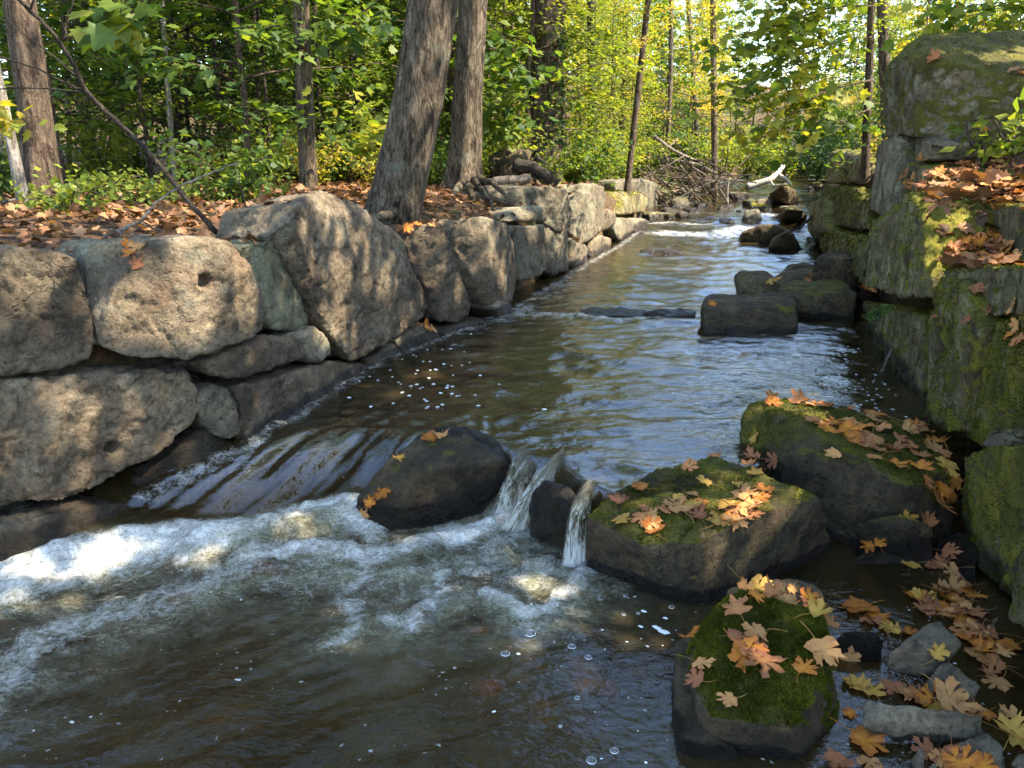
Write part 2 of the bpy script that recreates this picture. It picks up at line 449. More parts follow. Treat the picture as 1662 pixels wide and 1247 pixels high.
def foam_fields(x, y):
    """foam (white water) and churn (bubbly pale water) strengths in the plan"""
    P2 = np.stack([x, y, np.zeros_like(x)], -1)
    wx = x + 0.07 * fbm(P2 * 3.1, 21, 3); wy = y + 0.07 * fbm(P2 * 3.1, 22, 3)
    foam = np.zeros_like(x); churn = np.zeros_like(x)
    def line(px, w, s, wc, sc):
        nonlocal foam, churn
        P = [pool_pt(*p) for p in px]
        d, f = seg_dist(wx, wy, P)
        foam = np.maximum(foam, s * np.exp(-(d / w) ** 2))
        churn = np.maximum(churn, sc * np.exp(-(d / wc) ** 2))
    # roller at the foot of the left chute and its tail out of frame
    line([(-160, 985), (40, 950), (150, 915), (250, 885), (330, 885)], 0.20, 1.0, 0.42, 1.0)
    line([(250, 890), (370, 880), (480, 850), (570, 830), (600, 865)], 0.12, 0.85, 0.3, 0.9)
    # small fall beside the middle rock and its trail
    line([(850, 800), (820, 840), (780, 860), (740, 870)], 0.13, 1.0, 0.34, 1.0)
    line([(800, 850), (690, 880), (610, 900), (520, 890), (400, 910)], 0.085, 0.78, 0.3, 0.8)
    line([(610, 900), (560, 960), (590, 1010), (540, 1040)], 0.06, 0.6, 0.2, 0.6)
    line([(720, 930), (700, 980), (660, 1010), (640, 1000)], 0.06, 0.62, 0.25, 0.7)
    line([(950, 905), (930, 950), (880, 985), (840, 990), (800, 960)], 0.055, 0.75, 0.25, 0.8)
    line([(420, 920), (300, 960), (180, 1000), (60, 1040), (0, 1110)], 0.12, 0.55, 0.35, 0.75)
    line([(300, 930), (440, 925), (560, 905)], 0.06, 0.5, 0.2, 0.5)
    line([(860, 870), (760, 920), (840, 940), (900, 910)], 0.12, 0.5, 0.35, 0.85)
    line([(350, 900), (560, 930), (760, 930), (900, 930)], 0.02, 0.30, 0.42, 0.85)
    foam = np.maximum(foam, 0.40 * churn)
    z, t_ = water_base(x, y)
    g = np.where(x > -0.25, sstep(0.85, 1.0, t_), sstep(0.86, 1.0, t_))
    foam *= g; churn *= g
    # riffle upstream
    rn = fbm(np.stack([x * 0.9, y * 2.2, 0 * x], -1), 33, 4)
    d1, _ = seg_dist(wx, wy, [(2.9, 14.6), (3.8, 14.4), (4.6, 15.2)])
    foam = np.maximum(foam, 0.9 * np.exp(-(d1 / 0.42) ** 2) + 0 * rn)
    d1, _ = seg_dist(wx, wy, [(4.9, 15.0), (5.5, 14.4), (6.0, 13.6)])
    foam = np.maximum(foam, 0.62 * np.exp(-(d1 / 0.3) ** 2))
    foam = np.where(y > 15.5, np.maximum(foam, 0.58 * sstep(0.1, 0.6, rn)), foam)
    # small breaks below the two low stones mid stream and along the wall foot
    d1, _ = seg_dist(wx, wy, [W(835, 512, 0), W(930, 508, 0), W(1000, 515, 0), W(1060, 512, 0)])
    foam = np.maximum(foam, 0.58 * np.exp(-(d1 / 0.12) ** 2))
    edge = np.minimum(np.abs(x - xl(y) - 0.02), np.abs(xr(y) - x - 0.02))
    eb = np.abs(x - xl(y) - 0.05)
    foam = np.maximum(foam, np.where((y > 3.3) & (y < 15), 0.46 * np.exp(-(eb / 0.10) ** 2), 0))
    foam = np.maximum(foam, np.where((y > 5.5) & (y < 9), 0.5 * np.exp(-((x - xl(y) - 0.2) / 0.25) ** 2) * (fbm(P2 * 2.5, 71, 3) + 0.6), 0))
    return np.clip(foam, 0, 1), np.clip(churn, 0, 1)

def flow_angle(x, y, t):
    a = np.full(x.shape, rad(18.0))                     # flow axis, clockwise from +Y
    ch = np.exp(-((y - 3.7) / 0.55) ** 2) * sstep(0.0, -0.5, x)
    return a + ch * rad(22.0)

def water_z(x, y, full=False):
    z, t = water_base(x, y)
    foam, churn = foam_fields(x, y)
    fa = flow_angle(x, y, t)
    s = x * np.sin(fa) + y * np.cos(fa); c = x * np.cos(fa) - y * np.sin(fa)
    o = np.zeros_like(x)
    up = (y > 4.0)
    # upstream ripples: crests lie across the view, patchy
    patch = 0.55 + 0.45 * fbm(np.stack([x * 0.6, y * 0.45, o], -1), 40, 2)
    dx = 0.22 * fbm(np.stack([x, y, o], -1) * 1.2, 41, 2)
    rr_ = np.abs(fbm(np.stack([x * 2.6 + dx, (y + dx) * 3.4, o], -1), 42, 2))
    rp = 0.017 * fbm(np.stack([x * 2.4 + dx, (y + dx) * 3.6, o], -1), 45, 2) - 0.012 * rr_ + 0.0075 * fbm(np.stack([c * 6.0, s * 8.0 + dx, o], -1), 43, 2) + 0.0035 * fbm(np.stack([x * 13, y * 16, o], -1), 46, 2) * sstep(9, 6, y)
    rp2 = 0.012 * sstep(7, 14, y) * fbm(np.stack([x * 1.6, y * 2.2, o], -1), 44, 3)
    ripple = (rp * 1.35 * (0.45 + patch) * (0.55 + 0.45 * sstep(-0.2, 1.2, x - xl(y))) + rp2)
    # pool chop: streaked along the outflow to the lower left
    pa = rad(62)
    ps = x * math.sin(pa) + y * math.cos(pa); pc = x * math.cos(pa) - y * math.sin(pa)
    chop = 0.011 * fbm(np.stack([ps * 2.6 + dx, pc * 6.5 + dx, o], -1), 50, 3) + 0.006 * fbm(np.stack([ps * 8, pc * 17, o], -1), 51, 3)
    low = sstep(0.35, 0.95, t)
    calm = sstep(0.0, 1.2, x + 0.3) * 0.55
    h = ripple * (1 - low) + chop * (1 - calm) * low
    # chute streaks (stretched along the flow)
    mid = np.clip(np.sin(np.pi * np.clip(t, 0, 1)), 0, 1) * (t < 1) * (t > 0)
    appr = np.exp(-((y - 4.05) / 0.3) ** 2) * sstep(0.7, -0.4, x)
    cx, cy_ = x + 1.0, y - 3.7
    fs = cx * math.sin(rad(38)) + cy_ * math.cos(rad(38)); fc = cx * math.cos(rad(38)) - cy_ * math.sin(rad(38))
    st = fbm(np.stack([fc * 15 + dx * 2.0, fs * 1.6, o], -1), 60, 3)
    h = h + (0.034 * mid + 0.008 * appr) * st * sstep(0.6, 0.0, x)
    # boiling foam
    bo = fbm(np.stack([x, y, o], -1) * 11, 61, 4, 0.62)
    bl = np.abs(fbm(np.stack([x, y, o], -1) * 4.5, 62, 3))
    h = h + foam * (0.045 * bo + 0.07 * bl) * np.where(y < 4, 1.0, 0.55)
    rol, _ = seg_dist(x, y, [pool_pt(20, 930), pool_pt(150, 895), pool_pt(250, 885), pool_pt(400, 880), pool_pt(560, 835)])
    h = h + 0.07 * np.exp(-(rol / 0.13) ** 2) * np.where(y < 4, 1, 0) * sstep(0.5, 1.0, t)
    if full: return z + h, foam, churn, t
    return z + h

def build_water():
    ys = np.concatenate([np.arange(0.6, 4.4, 0.016), np.arange(4.4, 8, 0.028), np.arange(8, 17, 0.06), np.arange(17, 42, 0.2)])
    m = 270
    fr = np.linspace(0, 1, m)
    X = np.array([xl(y) - 0.27 + fr * (xr(y) - xl(y) + 0.54) for y in ys]); Y = np.repeat(ys[:, None], m, 1)
    n = len(ys)
    z, foam, churn, t = water_z(X.ravel(), Y.ravel(), True)
    V = np.stack([X.ravel(), Y.ravel(), z], -1)
    i = np.arange(n - 1)[:, None]; j = np.arange(m - 1)[None, :]
    Q = np.stack([i * m + j, i * m + j + 1, (i + 1) * m + j + 1, (i + 1) * m + j], -1).reshape(-1, 4)
    low = sstep(0.3, 1.0, t)
    me = mesh_np('water', V, Q, M['water'], {'foam': foam, 'churn': churn, 'low': low, 'chute': ((t > 0.02) & (t < 1)).astype(float)})
    o = obj('water', me); tag(o, kind='structure')
    return o

def water_mat():
    k = NT('stream_water')
    tc = k.n('TexCoord'); v = tc.outputs['Object']
    foam = k.attr('foam'); churn = k.attr('churn'); low = k.attr('low'); chute = k.attr('chute')
    rv = k.mapping(v, (1, 1, 1), (0, 0, rad(18)))
    # body: tea coloured water, part see-through to the bed
    murk = k.ramp(k.noise(v, 1.7, 5, 0.6), [(0.35, (0.032, 0.022, 0.008)), (0.65, (0.085, 0.063, 0.024))])
    gr = k.noise(k.mapping(v, (1, 1.7, 1), (0, 0, rad(30))), 62, 5, 0.8, 0.5)
    chm = k.math('MULTIPLY', churn, k.math('MULTIPLY', k.ramp(k.noise(v, 6, 7, 0.75), [(0.34, 0.1), (0.62, 1.0)]), k.ramp(gr, [(0.38, 0.25), (0.60, 1.0)])))
    murk = k.mix(chm, murk, (0.42, 0.41, 0.27))
    dif = k.n('BsdfDiffuse'); k.l(murk, dif.inputs[0])
    tr = k.n('BsdfTransparent'); tr.inputs[0].default_value = (0.66, 0.42, 0.18, 1)
    opq = k.math('ADD', 0.38, k.math('MULTIPLY', chm, 0.6), clamp=True)
    mx = k.n('MixShader'); k.l(opq, mx.inputs[0]); k.l(tr.outputs[0], mx.inputs[1]); k.l(dif.outputs[0], mx.inputs[2])
    b1 = k.noise(k.mapping(v, (1, 1.9, 1)), 13, 3, 0.55, 0.8)
    b2 = k.noise(v, 40, 2, 0.5, 0.5)
    nrm = k.bump(k.math('ADD', b1, k.math('MULTIPLY', b2, 0.3)), 0.28, 0.02)
    gl = k.n('BsdfGlossy'); gl.inputs['Roughness'].default_value = 0.035; k.l(nrm, gl.inputs['Normal'])
    fr = k.n('Fresnel'); k.l(k.math('MULTIPLY_ADD', low, -0.62, 2.1), fr.inputs['IOR']); k.l(nrm, fr.inputs['Normal'])
    wat = k.n('MixShader'); k.l(fr.outputs[0], wat.inputs[0]); k.l(mx.outputs[0], wat.inputs[1]); k.l(gl.outputs[0], wat.inputs[2])
    # foam: lacy network broken by noise
    wv = k.n('VectorMath', operation='ADD')
    wn_ = k.n('TexNoise'); wn_.inputs['Scale'].default_value = 9; wn_.inputs['Detail'].default_value = 4; k.l(v, wn_.inputs['Vector'])
    sc_ = k.n('VectorMath', operation='SCALE'); sc_.inputs['Scale'].default_value = 0.10; k.l(wn_.outputs[1], sc_.inputs[0])
    k.l(v, wv.inputs[0]); k.l(sc_.outputs[0], wv.inputs[1])
    vo = k.n('TexVoronoi', feature='DISTANCE_TO_EDGE'); vo.inputs['Scale'].default_value = 26; k.l(wv.outputs[0], vo.inputs['Vector'])
    vo2 = k.n('TexVoronoi', feature='DISTANCE_TO_EDGE'); vo2.inputs['Scale'].default_value = 80; k.l(wv.outputs[0], vo2.inputs['Vector'])
    lace = k.math('MAXIMUM', k.ramp(vo.outputs['Distance'], [(0.0, 1.0), (0.22, 0.0)]), k.ramp(vo2.outputs['Distance'], [(0.0, 0.8), (0.3, 0.0)]))
    n1 = k.noise(wv.outputs[0], 13, 7, 0.72)
    fine = k.noise(k.mapping(v, (1, 1.6, 1), (0, 0, rad(35))), 70, 5, 0.75, 0.6)
    fm = k.math('ADD', foam, k.math('MULTIPLY', k.math('SUBTRACT', n1, 0.5), 1.5))
    fm = k.math('ADD', fm, k.math('MULTIPLY', k.math('SUBTRACT', fine, 0.5), 0.9))
    fm = k.math('ADD', fm, k.math('MULTIPLY', k.math('SUBTRACT', lace, 0.4), 0.16))
    tx = k.ramp(k.noise(wv.outputs[0], 34, 5, 0.75, 0.5), [(0.36, 0.35), (0.58, 1.0)])
    fm = k.math('MULTIPLY', k.ramp(fm, [(0.38, 0.0), (0.62, 0.35), (1.05, 0.97)]), tx)
    fm = k.math('MULTIPLY', fm, k.ramp(foam, [(0.03, 0.0), (0.3, 1.0)]))
    # small bubbles drifting in streaks on the pool
    sp = k.n('TexVoronoi'); sp.inputs['Scale'].default_value = 34; k.l(wv.outputs[0], sp.inputs['Vector'])
    sx = k.n('SeparateColor'); k.l(sp.outputs['Color'], sx.inputs[0])
    rsz = k.math('MULTIPLY_ADD', sx.outputs[0], 0.20, 0.05)
    dot = k.math('MULTIPLY', k.math('LESS_THAN', sp.outputs['Distance'], rsz), k.math('GREATER_THAN', sx.outputs[1], 0.62))
    stv = k.noise(k.mapping(v, (1.0, 3.2, 1), (0, 0, rad(-28))), 1.9, 4, 0.6, 0.6)
    dot = k.math('MULTIPLY', dot, k.math('MULTIPLY', low, k.ramp(stv, [(0.5, 0.0), (0.62, 0.85)])))
    fm = k.math('MAXIMUM', fm, dot)
    fd = k.n('BsdfPrincipled'); fd.inputs['Base Color'].default_value = (0.70, 0.68, 0.60, 1); fd.inputs['Roughness'].default_value = 0.5
    fb = k.bump(k.math('ADD', n1, k.math('MULTIPLY', lace, 0.4)), 0.6, 0.03); k.l(fb, fd.inputs['Normal'])
    fin = k.n('MixShader'); k.l(fm, fin.inputs[0]); k.l(wat.outputs[0], fin.inputs[1]); k.l(fd.outputs[0], fin.inputs[2])
    return k.done(fin.outputs[0])
M['water'] = water_mat()
water = build_water()
print('water', time.time() - T0)

# ------------------------------------------------------------------ rocks: a convex block from points, voxel remeshed, worn and roughened
ROCKS = []
def hull_spec(name, pts, mat, parent=None, vox=0.03, rough=0.03, seed=0, moss=0.0, moss_up=0.5, wet=0.06, holes=(), smooth=1, chip=1.0, wetz=None, cb=None):
    ROCKS.append(dict(name=name, pts=np.array(pts), mat=mat, parent=parent, vox=vox, rough=rough, seed=seed, moss=moss, moss_up=moss_up, wet=wet, holes=holes, smooth=smooth, chip=chip, wetz=wetz, cb=cb))
    return len(ROCKS) - 1

def finish_rocks():
    tmp = []
    for r in ROCKS:
        bm = bmesh.new()
        rgc = random.Random(r['seed'] * 7 + 1)
        for p in r['pts']: bm.verts.new(p)
        bm.verts.ensure_lookup_table()
        bmesh.ops.convex_hull(bm, input=bm.verts)
        loose = [v for v in bm.verts if not v.link_faces]
        bmesh.ops.delete(bm, geom=loose, context='VERTS')
        pc = np.array([v.co for v in bm.verts]); c0 = pc.mean(0); ext = pc.max(0) - pc.min(0)
        for kk in range(r.get('chops', 4)):
            dv = np.array([rgc.gauss(0, 1), rgc.gauss(0, 1), rgc.gauss(0, .8)]); dv /= np.linalg.norm(dv)
            reach = ((pc - c0) @ dv).max()
            co = c0 + dv * (reach - min(ext) * rgc.uniform(0.02, 0.08))
            res = bmesh.ops.bisect_plane(bm, geom=bm.verts[:] + bm.edges[:] + bm.faces[:], plane_co=co, plane_no=dv, clear_outer=True)
            bmesh.ops.holes_fill(bm, edges=[e for e in bm.edges if e.is_boundary], sides=0)
        bmesh.ops.recalc_face_normals(bm, faces=bm.faces)
        me = bpy.data.meshes.new('t'); bm.to_mesh(me); bm.free()
        o = bpy.data.objects.new('t', me); COL.objects.link(o)
        md = o.modifiers.new('r', 'REMESH'); md.mode = 'VOXEL'; md.voxel_size = r['vox']
        tmp.append(o)
    dg = bpy.context.evaluated_depsgraph_get(); dg.update()
    for r, o in zip(ROCKS, tmp):
        em = o.evaluated_get(dg).to_mesh()
        n = len(em.vertices)
        V = np.empty(n * 3, np.float32); em.vertices.foreach_get('co', V); V = V.reshape(-1, 3)
        npoly = len(em.polygons); nl = len(em.loops)
        li = np.empty(nl, np.int32); em.loops.foreach_get('vertex_index', li)
        ne = len(em.edges); E = np.empty(ne * 2, np.int32); em.edges.foreach_get('vertices', E); E = E.reshape(-1, 2)
        Q = li.reshape(-1, 4) if nl == npoly * 4 else None
        if Q is None:
            em.calc_loop_triangles(); tt = np.empty(len(em.loop_triangles) * 3, np.int32); em.loop_triangles.foreach_get('vertices', tt); Q = tt.reshape(-1, 3)
        deg = np.bincount(E.ravel(), minlength=n)[:, None].astype(np.float32)
        for it in range(r['smooth']):
            S = np.zeros_like(V)
            for kx in range(3):
                S[:, kx] = np.bincount(E[:, 0], V[E[:, 1], kx], n) + np.bincount(E[:, 1], V[E[:, 0], kx], n)
            V = 0.45 * V + 0.55 * S / np.maximum(deg, 1)
        def normals(V):
            a, b, c = V[Q[:, 0]], V[Q[:, 1]], V[Q[:, 2]]
            fn = np.cross(b - a, c - a)
            if Q.shape[1] == 4: fn = fn + np.cross(c - a, V[Q[:, 3]] - a)
            N = np.zeros_like(V)
            for q in range(Q.shape[1]):
                for kx in range(3): N[:, kx] += np.bincount(Q[:, q], fn[:, kx], n)
            return N / (np.linalg.norm(N, axis=1)[:, None] + 1e-12)
        N = normals(V)
        s = r['seed'] * 13 + 100; a = r['rough']
        off = r['seed'] * 3.7
        size = float(np.max(V.max(0) - V.min(0)))
        P = V + off
        d = a * 0.8 * fbm(P * (1.7 / max(size, 0.35)), s, 3)
        d += a * 0.4 * fbm(P * 4.2, s + 1, 4)
        rid = 1 - np.abs(fbm(P * 5.5 + 0.5 * vnoise(P * 3, s + 5)[:, None], s + 2, 4))
        d -= a * 0.5 * r['chip'] * np.clip((rid - 0.86) / 0.14, 0, 1) ** 1.5
        # chipped steps: quantised slow noise gives little ledges
        q = fbm(P * 3.0, s + 3, 3) * 3.2
        fq = q - np.floor(q)
        d += a * 0.8 * r['chip'] * (np.floor(q) + sstep(0.75, 1.0, fq)) / 3.2
        d += a * 0.5 * fbm(P * 17, s + 4, 4, 0.6)
        V2 = V + N * d[:, None]
        for (c, hr, hd) in r['holes']:
            dd = np.linalg.norm(V2 - np.asarray(c, np.float32), axis=1)
            V2 -= N * (hd * (1 - sstep(hr * 0.62, hr, dd)))[:, None]
        N2 = normals(V2)
        up = N2[:, 2]
        mo = r['moss'] + r['moss_up'] * (up - 0.35) + 0.35 * fbm(P * 2.2, s + 6, 3) if (r['moss'] > 0 or r['moss_up'] > 0.55) else np.zeros(n)
        wz, _ = water_base(V2[:, 0].astype(float), V2[:, 1].astype(float))
        if r['wetz'] is not None: wz = np.full(n, r['wetz'])
        h = V2[:, 2] - wz
        we = np.zeros(n) if r['wet'] < 0 else np.clip(1 - sstep(r['wet'] * 0.5, r['wet'] * 1.6 + 0.02, h + 0.05 * fbm(P * 5, s + 8, 3)), 0, 1)
        cen = V2.mean(0); cen[2] = V2[:, 2].min()
        base = Vector([float(x) for x in cen])
        me = mesh_np(r['name'], V2 - cen, Q, M[r['mat']], {'moss': np.clip(mo, 0, 1), 'wet': we})
        ob = obj(r['name'], me, r['parent'])
        ob.location = base - (r['parent'].location if r['parent'] is not None else Vector((0, 0, 0)))
        r['obj'] = ob; r['Vw'] = V2; r['N'] = N2; r['mo'] = mo; r['Q'] = Q
        o.to_mesh_clear()
        if r['cb']: r['cb'](r, ob)
    for o in tmp:
        me = o.data; bpy.data.objects.remove(o); bpy.data.meshes.remove(me)

# ---- wall stones: outline on the wall face, carried back into the bank
def wall_stone(parent, side, outline, mat='tan', depth=0.55, off=0.0, grow=0.995, **kw):
    """outline: (px, py[, extra offset into the bank]) ; the block runs depth metres back into the bank"""
    f = []; ns = []
    for p in outline:
        q, n = wall_hit(p[0], p[1], side, off + (p[2] if len(p) > 2 else 0.0))
        f.append(q); ns.append(n)
    f = np.array(f); n = np.array(ns).mean(0); n /= np.linalg.norm(n)
    c = f.mean(0)
    f = c + (f - c) * grow
    n3 = np.array([n[0], n[1], 0.0])
    back = c + (f - c) * 0.86 + n3 * (depth - np.dot(f - c, n3)[:, None])
    dist = float(np.linalg.norm(c - CAM))
    px = kw.pop('px', 4.0)
    vox = float(np.clip(dist / F_PX * px * 1.0, 0.012, 0.065))
    return hull_spec('stone', np.concatenate([f, back]), mat, parent, vox=vox, **kw)

lw = empty('stone_wall', (-1.6, 4.2, 0.0))
tag(lw, 'sunlit dry stone wall of big tan blocks along the woods', 'wall')
rw = empty('stone_wall', (2.4, 4.3, 0.0))
tag(rw, 'shaded mossy stone wall with green tops and a pale block above', 'wall')
LS = lambda *a, **k: wall_stone(lw, 'L', *a, **{'grow': 0.965 if a[0][0][0] > 630 else 0.985, **k})
RS = lambda *a, **k: wall_stone(rw, 'R', *a, **{'grow': 0.945, **k})

# left wall, near to far
LS([(-190, 395), (-60, 398), (60, 402), (110, 405), (137, 418), (142, 470), (150, 520), (168, 568), (150, 588), (60, 605), (-60, 612), (-190, 612)], 'umber', seed=1, rough=0.03, wet=-1)
LS([(136, 415), (150, 396), (215, 388), (215, 430), (190, 480), (152, 500), (140, 460)], 'grey', seed=2, off=0.12, depth=0.4, wet=-1)
LS([(160, 520), (162, 568), (205, 586), (300, 584), (380, 561), (425, 546), (434, 525), (428, 490), (402, 432), (385, 390), (345, 384), (250, 390), (226, 405), (196, 450), (172, 490)], 'tan', seed=3, rough=0.03, off=-0.05, wet=-1,
   holes=[(wall_hit(333, 457, 'L', -0.06)[0], 0.038, 0.07)], px=3.0)
LS([(385, 397), (450, 386), (486, 405), (497, 440), (500, 480), (505, 520), (480, 540), (440, 535), (418, 480), (398, 430)], 'green', seed=4, off=0.06, wet=-1)
LS([(463, 380), (480, 330), (497, 309, .12), (520, 302, .10), (560, 318, .04), (612, 350), (652, 380), (662, 410), (686, 465), (701, 500), (690, 516), (640, 552), (592, 584), (570, 589), (553, 570), (512, 520, .04), (498, 470, .05), (494, 420, .05)], 'tan', seed=5, rough=0.03, off=-0.06, wet=-1, px=3.0)
LS([(-190, 640), (-60, 628), (0, 622), (60, 627), (95, 634), (150, 617), (210, 606), (320, 597), (329, 620), (323, 640), (331, 680), (310, 706), (280, 726), (200, 772), (102, 822), (75, 795), (-60, 800), (-190, 810)], 'umber', seed=6, rough=0.036, off=0.0, wet=-1, px=3.0,
   holes=[(wall_hit(185, 731, 'L', -0.02)[0], 0.045, 0.09), (wall_hit(72, 765, 'L', 0.0)[0], 0.03, -0.02)])
LS([(325, 592), (390, 565), (430, 551), (480, 546), (497, 565), (495, 580), (440, 602), (380, 617), (342, 612)], 'umber', seed=7, rough=0.02, off=-0.02, wet=-1)
LS([(318, 652), (332, 636), (365, 628), (391, 642), (386, 670), (396, 700), (376, 716), (346, 710), (327, 686)], 'grey', seed=8, rough=0.022, off=0.0, wet=0.02, smooth=4)
LS([(386, 626), (480, 606), (540, 586), (602, 590), (616, 600), (560, 640), (480, 680), (420, 715), (398, 720), (391, 662)], 'umber', seed=9, rough=0.025, off=-0.03, wet=0.05)
LS([(487, 546), (514, 528), (535, 546), (541, 575), (526, 592), (500, 586)], 'grey', seed=10, rough=0.018, off=-0.03, wet=-1, smooth=5)
LS([(215, 790), (332, 702), (402, 720), (345, 785), (262, 850), (236, 845)], 'slate', seed=11, rough=0.025, off=0.03, wet=0.22)
LS([(-190, 925), (-90, 880), (0, 855), (100, 828), (212, 818), (243, 846), (236, 895), (130, 940), (50, 965), (-100, 1010), (-190, 1010)], 'slate', seed=12, rough=0.025, off=-0.05, wet=0.16)
LS([(-190, 800), (-60, 795), (75, 800), (100, 825), (40, 850), (-190, 880)], 'slate', seed=13, off=0.2, wet=0.1)
# small stones at the foot of the leaning block
LS([(598, 585), (640, 556), (655, 570), (640, 590), (600, 605)], 'slate', seed=14, rough=0.015, off=-0.05, depth=0.3, wet=0.08, smooth=4)
LS([(640, 552), (690, 522), (716, 530), (722, 555), (690, 566), (650, 575)], 'grey', seed=15, rough=0.015, off=-0.03, depth=0.35, wet=0.06, smooth=3)
LS([(716, 540), (750, 524), (790, 515), (792, 528), (750, 540), (722, 552)], 'slate', seed=16, rough=0.015, off=-0.04, depth=0.35, wet=0.1, smooth=3)
LS([(800, 500), (815, 488), (832, 492), (832, 512), (812, 520)], 'slate', seed=17, rough=0.012, off=-0.1, depth=0.3, wet=0.1, smooth=3)
# stepped blocks seen partly end-on
LS([(638, 364, .34), (660, 360, .3), (724, 362, .02), (726, 400, 0), (737, 440, 0), (771, 495, 0), (766, 516, 0), (745, 530, .02), (713, 525, .08), (698, 490, .14), (680, 440, .2), (664, 400, .28)], 'tan', seed=18, rough=0.028, off=-0.04, depth=0.7, wet=-1)
LS([(725, 376, .32), (740, 356, .3), (790, 348, .0), (826, 356, .05), (836, 386, .05), (841, 440, .05), (836, 492, .05), (815, 502, 0), (800, 506, -.04), (785, 482, .05), (760, 442, .16), (738, 410, .24)], 'tan', seed=19, rough=0.026, off=-0.03, depth=0.7, wet=0.03, smooth=3)
LS([(828, 364, .22), (886, 361, .0), (889, 440, 0), (871, 457, .02), (845, 459, .12), (836, 438, .18)], 'grey', seed=20, rough=0.024, off=0.0, depth=0.7, wet=0.05)
LS([(822, 345, .3), (830, 336, .3), (888, 336, 0), (890, 360, 0), (826, 361, .24)], 'grey', seed=21, rough=0.018, off=0.02, depth=0.6, wet=-1)
LS([(818, 330, .55), (826, 309, .5), (870, 297, .3), (922, 303, 0), (930, 340, 0), (926, 372, 0), (908, 380, .05), (889, 361, .2), (884, 340, .25)], 'grey', seed=22, rough=0.03, off=0.02, depth=1.0, wet=-1)
LS([(887, 362, .2), (926, 366, 0), (927, 440, 0), (896, 452, .1), (886, 440, .15)], 'grey', seed=23, rough=0.025, off=0.0, depth=0.6, wet=0.05)
LS([(924, 305, .3), (950, 296, .1), (984, 300, 0), (986, 350, 0), (976, 382, 0), (942, 402, .05), (927, 382, .15)], 'grey', seed=24, rough=0.035, depth=0.8, wet=-1)
LS([(926, 384, .1), (945, 398, 0), (958, 400, 0), (958, 432, 0), (930, 438, .05)], 'grey', seed=25, rough=0.02, depth=0.5, wet=0.08, smooth=3)
LS([(956, 392, .1), (976, 380, 0), (996, 385, 0), (992, 408, 0), (960, 424, .05)], 'slate', seed=26, rough=0.02, depth=0.5, wet=0.08, smooth=3)
LS([(975, 345, .1), (988, 337, 0), (1002, 345, 0), (1000, 366, 0), (978, 380, .05)], 'tan', seed=27, rough=0.02, depth=0.5, wet=-1, smooth=4)
LS([(984, 320, .5), (1000, 309, .4), (1040, 308, .1), (1056, 320, 0), (1052, 348, 0), (1010, 352, .2), (990, 350, .3)], 'mossy', seed=28, rough=0.03, depth=0.9, moss=0.35, wet=-1, smooth=4)
LS([(998, 310, .5), (1000, 290, .5), (1056, 290, .05), (1072, 300, 0), (1072, 340, 0), (1056, 345, .05)], 'grey', seed=29, rough=0.03, off=0.12, depth=1.0, wet=-1)
LS([(990, 366, .15), (1008, 352, .1), (1034, 356, 0), (1038, 384, 0), (1006, 394, .05)], 'grey', seed=30, rough=0.025, depth=0.6, wet=0.06, smooth=3)
LS([(1030, 360, .1), (1046, 352, 0), (1062, 362, 0), (1060, 380, 0), (1034, 388, .03)], 'slate', seed=31, rough=0.025, off=-0.1, depth=0.6, wet=0.15, smooth=3)

# right wall
RK = dict(moss=0.78, moss_up=0.6)
RS([(1556, 885), (1548, 800), (1560, 735), (1600, 722), (1660, 715), (1760, 715), (1800, 960), (1720, 985), (1650, 985), (1600, 950)], 'mossy', seed=41, rough=0.03, off=-0.05, wet=0.12, depth=0.8, **RK)
RS([(1630, 1000), (1632, 900), (1660, 850), (1740, 840), (1900, 860), (1900, 1120), (1760, 1100), (1680, 1050)], 'mossy', seed=42, rough=0.03, off=-0.12, wet=0.1, depth=0.9, **RK)
RS([(1572, 640), (1578, 570), (1600, 520), (1640, 500), (1780, 490), (1800, 700), (1660, 720), (1590, 728), (1562, 712)], 'mossy', seed=43, rough=0.035, off=0.0, wet=-1, depth=0.8, moss=0.85, moss_up=0.6, smooth=4)
RS([(1494, 680), (1498, 560), (1506, 470), (1524, 440), (1566, 445), (1590, 520), (1574, 640), (1558, 715), (1526, 712)], 'mossy', seed=44, rough=0.035, off=-0.06, wet=0.1, depth=0.7, moss=0.72, moss_up=0.6)
RS([(1520, 437), (1600, 428), (1700, 432), (1760, 440), (1760, 500), (1640, 506), (1590, 522), (1566, 470), (1536, 480)], 'mossy', seed=45, rough=0.028, off=0.0, wet=-1, depth=0.55, moss=0.60, moss_up=0.9)
RS([(1478, 345), (1490, 332), (1560, 326), (1700, 332), (1760, 340), (1760, 440), (1620, 436), (1520, 444), (1490, 420)], 'mossy', seed=46, rough=0.03, off=0.40, wet=-1, depth=0.55, moss=0.55, moss_up=0.7)
RS([(1400, 420), (1404, 362), (1440, 345), (1478, 305), (1496, 330), (1504, 430), (1502, 492), (1462, 488), (1420, 478), (1398, 470)], 'mossy', seed=47, rough=0.045, off=-0.03, wet=-1, depth=0.75, moss=0.56, moss_up=0.8)
RS([(1394, 486), (1420, 490), (1462, 500), (1500, 506), (1500, 600), (1496, 690), (1468, 658), (1430, 594), (1400, 540)], 'mossy', seed=55, rough=0.04, off=0.03, wet=0.08, depth=0.75, moss=0.50, moss_up=0.8)
RS([(1408, 345), (1412, 290), (1420, 222), (1456, 212), (1464, 262), (1456, 300), (1452, 352), (1430, 357)], 'pale', seed=48, rough=0.03, off=0.08, wet=-1, depth=0.35, moss=0.06, moss_up=0.5)
